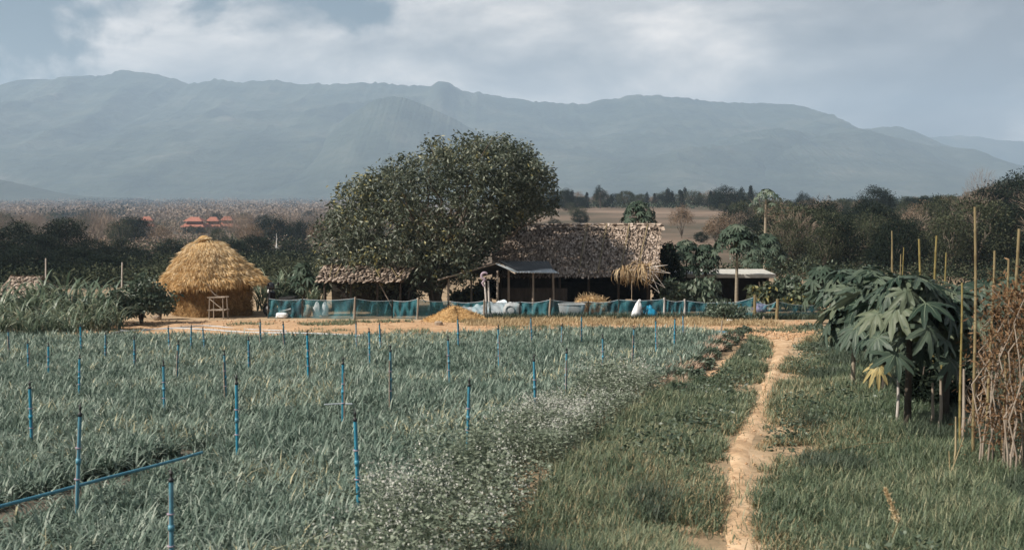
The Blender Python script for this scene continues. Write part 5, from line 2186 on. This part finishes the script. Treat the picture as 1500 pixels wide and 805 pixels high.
# grain husk heap
def heap():
    c = ground_at(665, 37.6)
    n, m = 60, 22
    V, q = [], []
    for i in range(m + 1):
        r_ = i / m
        for k in range(n):
            a = 2 * PI * k / n
            rr = r_ * 1.02 * (1 + .12 * math.sin(a * 3 + 1) + .07 * math.sin(a * 7))
            z = .46 * (1 - r_ ** 1.25) * (1 + .16 * math.sin(a * 3 + r_ * 4)) + (random.uniform(-.012, .012) if i else 0)
            V.append((rr * math.cos(a) * 1.08, rr * math.sin(a) * .8, z + .0))
    for i in range(m):
        for k in range(n):
            k2 = (k + 1) % n
            q.append((i * n + k, (i + 1) * n + k, (i + 1) * n + k2, i * n + k2))
    root = empty('straw_heap', c, 0, 'orange-brown heap of rice husks on the soil strip before the net', 'heap')
    np_mesh('heap', V, [np.array(q)], M['straw_core'], root, True)
    k = 2600
    a = rng.uniform(0, 2 * PI, k)
    r_ = np.sqrt(rng.random(k))
    z = .46 * (1 - r_ ** 1.25) * (1 + .16 * np.sin(a * 3 + r_ * 4)) + .01
    rr = r_ * 1.04 * (1 + .12 * np.sin(a * 3 + 1))
    P = np.stack([rr * np.cos(a) * 1.08, rr * np.sin(a) * .8, z], 1)
    V, qq = leaf_cards(P, rand_dirs(k, -.1), rng.uniform(.04, .12, k), .016)
    np_mesh('loose_straw', V, [qq], M['straw'], root)


heap()

# sheet-covered trough beside the leaning poles
def silver_cover():
    c = ground_at(720, 40.3)
    root = empty('sheet_bundle', c, 0, 'crumpled silver-blue plastic sheeting spread behind the net at the open shed', 'sheeting')
    a = at(676, 452, 40.6) - c
    b = at(742, 446, 40.8) - c
    n, m = 40, 14
    V = []
    for i in range(n):
        s = i / (n - 1)
        for j in range(m):
            t = j / (m - 1)
            x = a.x + (b.x - a.x) * s
            ztop = (.24 + .30 * s)
            z = ztop * (1 - t) ** .8 + .02 + .035 * math.sin(s * 23 + t * 5) * (1 - t) + .02 * math.sin(s * 41 - t * 9)
            V.append((x + .12 * t, .35 - .85 * t + .03 * math.sin(s * 17), max(z, .015)))
    ii, jj = np.meshgrid(np.arange(n - 1), np.arange(m - 1), indexing='ij')
    k = (ii * m + jj).ravel()
    np_mesh('spread_sheet', V, [np.stack([k, k + 1, k + m + 1, k + m], 1)], M['sheet'], root, True)
    o = lumpy('folded_sheet', at(750, 455, 39.9) - c, (.62, .4, .52), M['sack_white'], 5, 0, .03, amp=.2, parent=root)
    o.location.z = .0
    mb = MB()
    p = at(747, 456, 39.75) - c
    mb.torus((p.x, p.y - .05, .27), .15, .02, Matrix.Rotation(R(80), 3, 'X'))
    mb.build('hose_ring', M['tank'], root)
    o = lumpy('crumpled_sheet', Vector((at(716, 460, 39.7).x - c.x, -.45, 0)), (.5, .35, .20), M['sack_white'], 9, 0, 0, amp=.3, parent=root)


silver_cover()


def leaning_poles():
    c = ground_at(713, 38.9)
    root = empty('pole_pair', c, 0, 'two pale leaning poles topped by a curled hose before the open shed', 'poles')
    for pxa, pya, pxb, pyb in ((713, 466, 710, 413), (719, 466, 715, 411)):
        A, B = at(pxa, pya, 38.9) - c, at(pxb, pyb, 39.1) - c
        A.z = 0
        pole('pole', A, B, .035, M['wood_pale'], root)
    t = at(710, 404, 39.0) - c
    mb = MB()
    pts = []
    for k in range(15):
        a = -1.9 + 4.4 * k / 14
        pts.append((t.x - .11 * math.cos(a) + .0, t.y, t.z + .0 + .11 * math.sin(a)))
    pts = [(t.x - .02, t.y, t.z - .36), (t.x - .09, t.y, t.z - .24)] + pts
    mb.tube(pts, [.03, .035] + [.045] * 13 + [.04, .03], 8)
    mb.build('curled_hose', M['cloth_mauve'], root)


leaning_poles()


def trough():
    c = ground_at(838, 40.2)
    root = empty('water_trough', c, 0, 'grey half-round water trough behind the net in front of the house', 'trough')
    w, h, dp = .95, .44, .55
    V, q = [], []
    prof = [(-.9, 0), (-.97, .35), (-1.0, .8), (-1.0, 1.0), (-.94, 1.0), (-.92, .5), (-.85, .10)]
    mb = MB()
    n = 24
    outer, inner = [], []
    for (f, z) in ((.78, 0), (.92, .3), (1.0, 1.0), (.94, 1.0), (.85, .3), (.70, .12)):
        ring = [(w / 2 * f * math.copysign(abs(math.cos(a)) ** .6, math.cos(a)), dp / 2 * f * math.copysign(abs(math.sin(a)) ** .6, math.sin(a)), h * z) for a in [2 * PI * k / n for k in range(n)]]
        V.extend(ring)
    fs = []
    for i in range(5):
        for k in range(n):
            k2 = (k + 1) % n
            fs.append((i * n + k, i * n + k2, (i + 1) * n + k2, (i + 1) * n + k))
    fs.append(tuple(5 * n + k for k in range(n)))
    fs.append(tuple(reversed(range(n))))
    mb.add(V, fs, True)
    mb.build('basin', M['tank'], root)
    mb = MB()
    mb.torus((0, 0, h), .01, .005)
    mb = MB()
    rim = [(w / 2 * 1.01 * math.copysign(abs(math.cos(a)) ** .6, math.cos(a)), dp / 2 * 1.01 * math.copysign(abs(math.sin(a)) ** .6, math.sin(a)), h) for a in [2 * PI * k / n for k in range(n + 1)]]
    mb.tube(rim, .015, 6, False)
    mb.build('rim', M['white_plastic'], root)


trough()
lumpy('white_sack', at(850, 450, 40.15) + Vector((0, 0, -.10)), (.34, .25, .2), M['sack_white'], 21, .2, label='white sack lying on the rim of the grey trough', cat='sack').name = 'plastic_sack'
p_ = ground_at(932, 39.0)
lumpy('plastic_sack', p_, (.40, .34, .66), M['sack_white'], 23, .3, .14, [(0, 1.0), (.4, .85), (.72, .5), (.85, .30), (1, .42)], label='white tied sack leaning upright at the net below the dead fronds', cat='sack')
p_ = ground_at(954, 39.1)
lumpy('plastic_sack', p_, (.52, .36, .44), M['sack_blue'], 27, -.2, -.05, [(0, 1.0), (.5, .9), (.8, .55), (1, .3)], amp=.3, label='bright blue plastic sack beside the white tied sack', cat='sack')
mb = MB()
c_ = ground_at(943, 39.0, .22)
for k in range(3):
    mb.torus((c_.x + .02 * k, c_.y - .03 * k, c_.z + .03 * k), .11 + .012 * k, .012, Matrix.Rotation(R(75 + 8 * k), 3, 'X') @ Matrix.Rotation(R(10 * k), 3, 'Y'))
tag(mb.build('coiled_hose', M['black_plastic']), 'dark coiled hose hanging between the white and the blue sack', 'hose')
lumpy('plastic_sack', ground_at(411, 39.3), (.42, .3, .20), M['sack_white'], 31, 0, label='low grey-white sack on the ground in front of the scooter', cat='sack')
lumpy('woven_sack', ground_at(448, 39.8), (.30, .28, .44), M['sack_tan'], 33, 0, label='tan woven sack standing by the net right of the scooter', cat='sack')
lumpy('cloth_bundle', ground_at(434, 39.9), (.34, .3, .56), M['cloth_mauve'], 35, .2, .05, [(0, 1), (.6, .8), (1, .5)], amp=.35, label='faded pinkish cloth bundle between scooter and tan sack', cat='bundle')
lumpy('plastic_sack', ground_at(462, 39.9), (.28, .24, .52), M['sack_white'], 37, .2, .02, [(0, 1), (.7, .8), (1, .4)], amp=.25, label='slim white bag behind the net next to the tan sack', cat='sack')
lumpy('plastic_sack', ground_at(474, 40.0), (.32, .24, .5), M['sack_white'], 39, .5, .02, [(0, 1), (.6, .8), (1, .4)], amp=.25, label='white bag behind the net under the left shed eave', cat='sack')
lumpy('cloth_bundle', at(1115, 452, 40.4), (.52, .3, .34), M['cloth_violet'], 41, .1, 0, [(0, .8), (.5, 1), (1, .6)], amp=.4, label='violet and white cloth bundle piled by the net between the two brown posts', cat='bundle').location = ground_at(1115, 40.0, .12)
lumpy('stone', ground_at(1070, 37.0), (.22, .18, .12), M['sack_white'], 43, 0, label='whitish lump lying at the foot of the round green bush', cat='stone')
lumpy('stone', ground_at(642, 35.5), (.26, .22, .17), M['stone'], 45, 0, label='brown stone on the soil strip just below the husk heap', cat='stone')
lumpy('stone', ground_at(227, 38.3), (.24, .2, .16), M['stone'], 47, 0, label='grey-brown stone at the left foot of the straw hut', cat='stone')
bx, by = W(1068, 493)
lumpy('plastic_bag', V3(bx, by, .02), (.46, .2, .10), M['sack_white'], 51, -.1, amp=.3, label='flat white plastic bag lying at the crop corner', cat='bag')
lumpy('plastic_bag', V3(bx - .22, by - .12, .05), (.34, .14, .12), M['sack_blue'], 53, .1, amp=.35, label='blue plastic bag lying half on the white one at the crop corner', cat='bag')


def stake(px, ytop, d, r_, mat, label, lean=0.0, name='stake', cat='stake', group=None):
    b = ground_at(px, d, -.05)
    t = at(px + lean, ytop, d)
    mb = MB()
    m = b.lerp(t, .5)
    mb.tube([b, m + Vector((random.uniform(-.01, .01), 0, 0)), t], [r_, r_ * .92, r_ * .8], 7)
    return tag(mb.build(name, mat), label, cat, group)


stake(1058, 469, 31.2, .022, M['wood'], 'thin brown stake at the crop corner beside the plastic bags')
stake(1119, 463, 38.3, .035, M['wood'], 'short brown stake between the two brown fence posts')
stake(160, 452, 34.0, .022, M['wood'], 'thin brown stake in the cane near the pale hoses')
stake(880, 474, 33, .014, M['wood'], 'thin pale stick at the far edge of the crop')


# dry stack behind the net
def dry_stack():
    c = ground_at(866, 41.3)
    root = empty('straw_heap', c, 0, 'dry straw bundle heaped behind the grey trough', 'heap')
    h = at(866, 433, 41.3).z - c.z
    o = lumpy('heap', (0, 0, 0), (1.15, .8, h * .95), M['straw_core'], 61, 0, parent=root, squash=1.7)
    k = 1500
    P = rand_dirs(k, -.05) * np.array([.56, .42, h * .5]) + np.array([0, 0, h * .5])
    D = rand_dirs(k) + np.array([0, 0, -.4])
    V, q = leaf_cards(P, D, rng.uniform(.1, .28, k), .022)
    np_mesh('loose_straw', V, [q], M['frond'], root)


dry_stack()


# dead fronds hanging from the house eave
def fronds():
    groups = [((914, 398), 7, 1.15, 'bundle of dead fronds hanging from the house eave, left of the white sack'), ((944, 394), 10, 1.35, 'larger bundle of dead fronds with stray stalks at the right end of the house eave')]
    for (px, py), n, L, lab in groups:
        c = at(px, py, 42.6)
        root = empty('dead_fronds', c, 0, lab, 'fronds')
        Vs = []
        for k in range(n):
            a = random.uniform(0, 2 * PI)
            m = 9
            st = MB()
            base = np.array([random.uniform(-.2, .2), random.uniform(-.15, .05), 0])
            yaw = np.full(7, a) + rng.normal(0, .25, 7)
            P = np.tile(base, (7, 1)) + rng.normal(0, .03, (7, 3))
            V, q, t = blades(P, L * rng.uniform(.7, 1.25, 7), .035, yaw, rng.uniform(.5, 1.3, 7), rng.uniform(.45, .85, 7), 6)
            Vs.append((V, q + [t]))
        V, ps = merge(Vs)
        np_mesh('leaves', V, ps, M['frond'], root)
        if L > 1:
            st = MB()
            for ex, ey in ((982, 400), (974, 421), (966, 429), (978, 388)):
                e = at(ex, ey, 42.2) - c
                st.tube([(0, 0, .05), (e.x * .5, e.y * .5, e.z * .35 + .06), e], [.016, .012, .006], 5)
            st.build('stalks', M['wood_pale'], root)


fronds()


# ------------------------------------------------------------------ scooter beside the hut
def scooter():
    c = ground_at(408, 39.9)
    root = empty('motor_scooter', c, R(-24), 'dark motor scooter parked in the shade right of the straw hut', 'scooter')
    rx = Matrix.Rotation(R(90), 3, 'X')
    for nm, x in (('front', -.46), ('rear', .44)):
        mb = MB()
        mb.torus((x, 0, .24), .20, .045, rx, 24, 8)
        wh = mb.build('wheel', M['rubber'], root)
        mb = MB()
        mb.lathe((x, 0, .24), [(.03, -.04), (.15, -.02), (.15, .02), (.03, .04)], 16, rx)
        mb.build('rim', M['metal'], wh)
    mb = MB()
    mb.prism([(-.40, -.15, .28), (-.30, -.17, .30), (-.28, -.15, .86), (-.36, -.13, .92)], (0, .30, 0))
    mb.prism([(-.30, -.15, .24), (.12, -.15, .24), (.12, -.15, .31), (-.30, -.15, .31)], (0, .30, 0))
    mb.prism([(.05, -.13, .28), (.20, -.14, .22), (.66, -.12, .50), (.74, -.10, .66), (.10, -.14, .62)], (0, .26, 0))
    mb.build('body', M['bike_paint'], root)
    mb = MB()
    mb.prism([(.06, -.13, .625), (.40, -.13, .655), (.72, -.11, .70), (.70, -.11, .76), (.38, -.13, .74), (.08, -.13, .71)], (0, .26, 0))
    mb.build('seat', M['rubber'], root)
    mb = MB()
    mb.tube([(-.46, .06, .24), (-.40, .05, .55), (-.33, .04, .88)], .022, 8)
    mb.tube([(-.46, -.06, .24), (-.40, -.05, .55), (-.33, -.04, .88)], .022, 8)
    mb.build('fork', M['metal'], root)
    mb = MB()
    mb.tube([(-.20, -.34, .95), (-.27, -.2, .97), (-.31, 0, .96), (-.27, .2, .97), (-.20, .34, .95)], .016, 8)
    mb.build('handlebar', M['rubber'], root)
    mb = MB()
    mb.lathe((-.40, 0, .90), [(.02, -.07), (.07, -.05), (.09, .02), (.085, .05)], 14, Matrix.Rotation(R(-80), 3, 'Y'))
    mb.build('headlight', M['white_plastic'], root)
    mb = MB()
    mb.prism([(-.66, -.06, .30), (-.62, -.07, .44), (-.46, -.07, .50), (-.30, -.06, .42), (-.32, -.05, .39), (-.46, -.06, .46), (-.60, -.06, .40)], (0, .13, 0))
    mb.build('mudguard', M['bike_paint'], root)
    for s in (-1, 1):
        mb = MB()
        mb.tube([(-.27, s * .22, .97), (-.25, s * .27, 1.12)], .007, 6)
        mb.lathe((-.25, s * .29, 1.15), [(.01, -.012), (.06, -.008), (.06, .008), (.01, .012)], 12, Matrix.Rotation(R(90), 3, 'Y'))
        mb.build('mirror', M['black_plastic'], root)
    mb = MB()
    mb.box((.745, 0, .60), (.03, .14, .07))
    mb.build('tail_light', M['red_lens'], root)
    mb = MB()
    mb.tube([(.1, -.14, .22), (.3, -.17, .24), (.62, -.17, .32)], [.025, .045, .045], 10)
    mb.build('exhaust', M['metal'], root)
    # helmet hung over the bar
    hx = Vector((-.29, -.10, .96))
    ctr = c + Matrix.Rotation(R(-24), 3, 'Z') @ hx
    r2 = empty('crash_helmet', ctr, R(-24), 'black helmet resting on the scooter handlebar', 'helmet')
    mb = MB()
    mb.lathe((0, 0, .02), [(.115, 0), (.135, .06), (.13, .13), (.10, .20), (.05, .235), (.005, .245)], 20, None, 1.1, .95)
    mb.build('shell', M['bike_paint'], r2)
    mb = MB()
    mb.lathe((-.05, 0, .06), [(.108, 0), (.112, .04), (.105, .08)], 16, None, 1.0, .9)
    mb.build('visor', M['black_plastic'], r2)


scooter()


# ------------------------------------------------------------------ irrigation risers and pipes
def riser():
    root = empty('irrigation_riser', (0, 0, 0))
    mb = MB()
    mb.tube([(0, 0, -.1), (0, 0, .55), (0, 0, 1.0)], .0165, 10)
    mb.build('pipe', M['blue_pvc'], root)
    mb = MB()
    mb.lathe((0, 0, .58), [(.0172, -.025), (.0225, -.024), (.0225, .024), (.0172, .025)], 10)
    mb.build('coupling', M['blue_pvc'], root)
    mb = MB()
    mb.lathe((0, 0, .99), [(.0172, -.01), (.0195, -.01), (.0195, .015), (.009, .022), (.009, .05), (.014, .055), (.014, .07), (.005, .08), (.004, .11)], 10)
    mb.tube([(0, 0, 1.06), (.03, 0, 1.075), (.04, 0, 1.065)], .006, 6)
    mb.build('sprinkler_head', M['black_plastic'], root)
    mb = MB()
    mb.tube([(.022, .004, -.05), (.026, .004, .4), (.022, .003, .86)], .009, 6)
    mb.build('support_stick', M['wood'], root)
    for z in (.42, .70):
        mb = MB()
        mb.lathe((.006, .002, z), [(.020, -.005), (.027, -.005), (.027, .005), (.020, .005)], 10)
        mb.build('tie', M['cloth_mauve'], root)
    return root


RG = 'blue irrigation risers in the crop'
FAR = 'blue riser of the far rows, small among the crop before the soil strip'
risers = [(240, 678, None, 8.3, 'nearest blue riser, cut off by the bottom edge, with the blue pipe behind'),
          (100, 581, 708, None, 'blue riser at the left standing right above the fallen blue pipe'),
          (342, 540, 640, None, 'tall blue riser left of centre, the second nearest in its row'),
          (522, 589, 703, None, 'large blue riser in the middle foreground beside a small white pipe end'),
          (37, 552, 622, None, 'blue riser near the left edge of the picture'),
          (235, 522, 578, None, 'blue riser below the straw hut, midway in the crop'),
          (327, 506, 562, None, 'blue riser just behind the tall one left of centre'),
          (499, 515, 590, None, 'leaning blue riser straight behind the large middle one'),
          (570, 497, 575, None, 'blue riser with a thin stick, below the right end of the left shed'),
          (683, 544, 629, None, 'blue riser with white ties in front of the husk heap'),
          (785, 513, 583, None, 'blue riser in the crop, lower left one of the pair right of centre'),
          (829, 503, 560, None, 'blue riser in the crop, upper right one of the pair right of centre'),
          (658, 485, 541, None, 'blue riser straight below the husk heap'),
          (731, 470, 520, None, 'blue riser below the leaning poles'),
          (885, 484, 530, None, 'blue riser at the right, left of the pale flowering weeds'),
          (928, 472, 516, None, 'blue riser below the white tied sack'),
          (963, 460, 500, None, 'blue-green riser below the blue sack'),
          (989, 459, 495, None, 'last blue-green riser at the right end of the far row'),
          (449, 477, 537, None, 'blue-green riser below the left end of the left shed'),
          (361, 488, 525, None, FAR), (540, 476, 515, None, FAR), (254, 494, 535, None, FAR), (192, 488, 520, None, FAR), (109, 514, 555, None, 'blue riser in the left part of the crop below the cane'),
          (65, 498, 528, None, FAR), (36, 494, 522, None, FAR), (149, 482, 508, None, 'blue riser at the end of the two pale hoses'), (276, 472, 496, None, FAR), (297, 476, 498, None, FAR),
          (245, 473, 500, None, FAR), (380, 464, 492, None, FAR), (415, 467, 494, None, FAR), (521, 466, 494, None, FAR), (556, 468, 495, None, FAR), (671, 459, 494, None, FAR),
          (780, 458, 490, None, FAR), (823, 472, 492, None, FAR), (852, 456, 488, None, FAR), (1003, 456, 479, None, FAR), (114, 470, 500, None, FAR), (8, 480, 502, None, FAR)]
base = None
for i, (px, yt, yb, d, lab) in enumerate(risers):
    if d is None:
        # where the pipe leaves the crop: crop surface about 0.42 m high
        r_ = ray(px, yb)
        t = 3.0
        while CAMZ + r_[2] * t > g(r_[0] * t, r_[1] * t) + .40 and t < 60:
            t += .02
        d = r_[1] * t
    x, y = XY(px, d)
    h = at(px, yt, d)[2] - g(x, y)
    h = min(max(h, .75), 1.45)
    o = riser() if base is None else dup(base)
    base = base or o
    o.location = (x, y, g(x, y))
    o.scale = (1.05, 1.05, h / 1.15)
    o.rotation_euler = (random.uniform(-.05, .05), random.uniform(-.045, .045) + (.045 if px in (499, 240) else 0) - (.03 if px in (522, 683, 100) else 0), random.uniform(0, 2 * PI))
    tag(o, lab, 'irrigation riser', RG)


def pipe_run(pts, r_, mat, name, label, cat):
    mb = MB()
    mb.tube(pts, r_, 8)
    return tag(mb.build(name, mat), label, cat)


def along(pix, h, n=24):
    w = np.array([W(*p) for p in pix])
    s = np.concatenate([[0], np.cumsum(np.hypot(*np.diff(w, axis=0).T))])
    t = np.linspace(0, s[-1], n)
    return [V3(np.interp(k, s, w[:, 0]), np.interp(k, s, w[:, 1]), h + .015 * math.sin(k * 1.7)) for k in t]


def raised(pix, h, n=24):
    """points seen at these pixels and h above the ground"""
    out = []
    for px, py in pix:
        r_ = ray(px, py)
        t = 3.0
        while CAMZ + r_[2] * t > g(r_[0] * t, r_[1] * t) + h and t < 60:
            t += .01
        out.append(Vector((r_[0] * t, r_[1] * t, CAMZ + r_[2] * t)))
    return out


pipe_run(raised([(-70, 757), (0, 741), (80, 720), (150, 701), (225, 682), (262, 672), (296, 662)], .30), .017, M['blue_pvc'], 'irrigation_pipe', 'blue plastic pipe running slantwise over the crop at lower left', 'pipe')
pipe_run(along([(146, 496), (178, 489), (215, 485), (260, 484), (330, 488), (440, 492), (600, 496)], .07, 40), .022, M['hose'], 'pale_hose', 'long pale hose along the far edge of the crop', 'hose')
pipe_run(along([(152, 486), (168, 485), (190, 489), (226, 484), (300, 480), (420, 488)], .06, 30), .018, M['hose'], 'pale_hose', 'second pale hose, curving above the long one at its left end', 'hose')
pipe_run(raised([(475, 592), (492, 591), (516, 591)], .30), .010, M['hose'], 'white_pipe', 'short white pipe lying level at the large middle riser', 'pipe')


# ------------------------------------------------------------------ bamboo poles, withered vines and sticks at the right
def bam(px, yt, yb, d, label, lean=0.0, r_=.02, mat='bamboo_yellow'):
    """pole that shows from yt down to yb"""
    x, y = XY(px, d)
    b = V3(x, y, -.1)
    t = at(px + lean, yt, d)
    mb = MB()
    n = 12
    L = (t - b).length
    pts, rad = [], []
    for i in range(n):
        s = i / (n - 1)
        p = b.lerp(t, s)
        p += Vector((.012 * math.sin(s * 5 + px), 0, 0))
        k = r_ * (1 - .35 * s)
        pts += [p, p + (t - b) * .004, p + (t - b) * .010]
        rad += [k, k * 1.22, k]
    mb.tube(pts[:-2], rad[:-2], 8)
    return tag(mb.build('bamboo_pole', M[mat]), label, 'bamboo pole', 'bamboo poles beside the papaya plants')


bam(1356, 350, 405, 17.5, 'leaning yellow bamboo pole, left one of the close pair over the papayas', -9, .024)
bam(1371, 345, 405, 17.5, 'upright yellow bamboo pole, right one of the close pair over the papayas', 1, .024)
bam(1385, 370, 405, 18.5, 'short bamboo stub just right of the close pair', 0, .018)
bam(1322, 362, 405, 20.5, 'thin bamboo pole, right one of the small cluster above the papayas', 1, .014)
bam(1312, 338, 405, 21.5, 'taller leaning bamboo pole in the small cluster above the papayas', -5, .018, 'bamboo')
bam(1306, 360, 405, 22.5, 'thin pale bamboo pole at the left of the small cluster', 1, .014, 'bamboo')
bam(1317, 372, 405, 21.8, 'shortest bamboo pole in the small cluster above the papayas', 2, .014, 'bamboo')
bam(1437, 303, 640, 13.2, 'tallest bamboo pole, dark jointed, in front of the withered vines', -9, .022, 'bamboo')
bam(1455, 367, 420, 14.2, 'bamboo pole standing inside the withered vines', 1, .021, 'bamboo')
bam(1491, 335, 430, 12.6, 'bamboo pole at the right picture edge above the withered vines', 1, .024, 'bamboo')
bam(1417, 414, 610, 13.6, 'slim yellow bamboo pole in the shade right of the papaya trunks', -9, .018)
bam(1476, 380, 700, 12.8, 'bamboo pole buried in the withered vines, only its foot clear', 3, .018, 'bamboo')


def dead_vines(px, d, h, w, n, label):
    c = ground_at(px, d)
    root = empty('withered_vines', c, 0, label, 'vines')
    mb = MB()
    for k in range(10):
        x0, y0 = random.uniform(-w / 2, w / 2), random.uniform(-.25, .25)
        pts = [Vector((x0, y0, -.05))]
        for s in range(1, 7):
            pts.append(Vector((x0 + random.uniform(-.07, .07) * s * .6, y0 + random.uniform(-.06, .06), h * s / 6 * random.uniform(.9, 1.02))))
        mb.tube(pts, [.013 - .0015 * i for i in range(7)], 5)
    mb.build('stems', M['wood'], root)
    cl = 46
    C = np.stack([rng.uniform(-w / 2, w / 2, cl), rng.uniform(-.3, .3, cl), h * (1 - rng.random(cl) ** 1.35 * .82)], 1)
    per = n // cl
    ii = np.repeat(np.arange(cl), per)
    m = len(ii)
    P = C[ii] + rng.normal(0, .085, (m, 3)) * np.array([1, .8, 1.3])
    D = rand_dirs(m) + np.array([0, 0, -.5])
    V, q = leaf_cards(P, D, rng.uniform(.03, .11, m), rng.uniform(.008, .028, m), .05)
    np_mesh('leaves', V, [q], M['vine'], root)


dead_vines(1476, 12.6, 2.1, .46, 1900, 'brown withered vines hanging on the bamboo poles at right')
dead_vines(1518, 12.2, 2.2, .5, 2600, 'thick brown withered vines at the right picture edge')
dead_vines(1452, 14.6, 1.35, .34, 700, 'smaller patch of withered vines behind the tallest bamboo pole')


def stick(p, q, r_, label, mat='bamboo', name='stick'):
    mb = MB()
    a, b = Vector(p), Vector(q)
    mb.tube([a, a.lerp(b, .4) + Vector((.02, 0, .02)), b], [r_, r_ * .9, r_ * .6], 6)
    return tag(mb.build(name, M[mat]), label, 'stick')


b1 = ground_at(1391, 11.9, .0)
stick(b1, at(1412, 640, 12.2), .008, 'pale stick leaning right, at the foot of the papaya shade')
b2 = ground_at(1398, 12.0, .0)
stick(b2, at(1390, 660, 12.5), .008, 'thin pale stick crossing the right-leaning one')
stick(ground_at(1405, 12.6), at(1400, 610, 13.0), .014, 'short grey stick upright under the papayas')
w1, w2 = W(1226, 672), W(1318, 664)
stick(V3(*w1, .12), V3(*w2, .16), .008, 'dry pale stalk lying across the grass right of the path')
for px, yt, d, lab in ((1315, 520, 15.8, 'pale dead stem under the nearest papaya, left of its trunk'), (1331, 545, 15.9, 'short pale dead stem between the two papaya trunks'), (1378, 540, 14.9, 'brownish dead stem right of the papaya trunks'), (1366, 560, 15.0, 'thin dead stem close to the right papaya trunk'), (1412, 540, 13.9, 'dead stem left of the withered vines')):
    stick(ground_at(px + 5, d), at(px, yt, d), .024, lab, 'wood_pale' if 'pale' in lab else 'wood', 'dead_stalk')['category'] = 'stalk'


def seed_stalk():
    c = ground_at(1318, 9.4)
    root = empty('seed_stalk', c, 0, 'tan feathery seed head on a bent stalk in the grass at lower right', 'plant')
    mb = MB()
    t = at(1316, 764, 9.3) - c
    e = at(1297, 716, 9.3) - c
    mb.tube([(0, 0, -.02), (0, 0, t.z * .5), t, (t + e) / 2 + Vector((.01, 0, 0)), e], [.006, .006, .005, .004, .003], 6)
    mb.build('stalk', M['bamboo'], root)
    k = 420
    s = rng.random(k)
    P = np.array(t)[None] * (1 - s)[:, None] + np.array(e)[None] * s[:, None] + rng.normal(0, .012, (k, 3)) * (1.25 - s)[:, None]
    D = np.array((e - t).normalized())[None] + rand_dirs(k) * .8
    V, q = leaf_cards(P, D, rng.uniform(.015, .04, k), .007)
    np_mesh('seed_head', V, [q], M['straw_pale'], root)
    V, q, tt = blades(np.tile(np.array([[0, 0, 0.0]]), (6, 1)), .35, .014, rng.uniform(0, 6.28, 6), .3, .4, 4)
    np_mesh('blades', V, q + [tt], M['grass'], root)


seed_stalk()


# pale bare stems standing among the trees on the left
for px, yt, d, lab in ((64, 378, 52, 'pale bare stem rising before the left dark trees'), (176, 384, 50, 'pale slanted stem rising behind the leafy bush')):
    stake(px, yt, d, .035, M['wood_pale'], lab, 3, 'bare_pole', 'pole')
# low wall far behind the poles at right
mb = MB()
pa, pb = XY(1412, 118), XY(1462, 118)
zb = g(*pa)
for k in range(7):
    s = k / 6
    xx = pa[0] + (pb[0] - pa[0]) * s
    mb.box((xx, 118, g(xx, 118) + .55), (.14, .14, 1.1))
for zz in (.5, .95):
    mb.box(((pa[0] + pb[0]) / 2, 118, zb + zz), (pb[0] - pa[0], .07, .12))
tag(mb.build('rail_fence', M['red_tile']), 'faint reddish rail fence far behind the bamboo poles', 'fence')

for k_ in K.values():
    k_.drop()
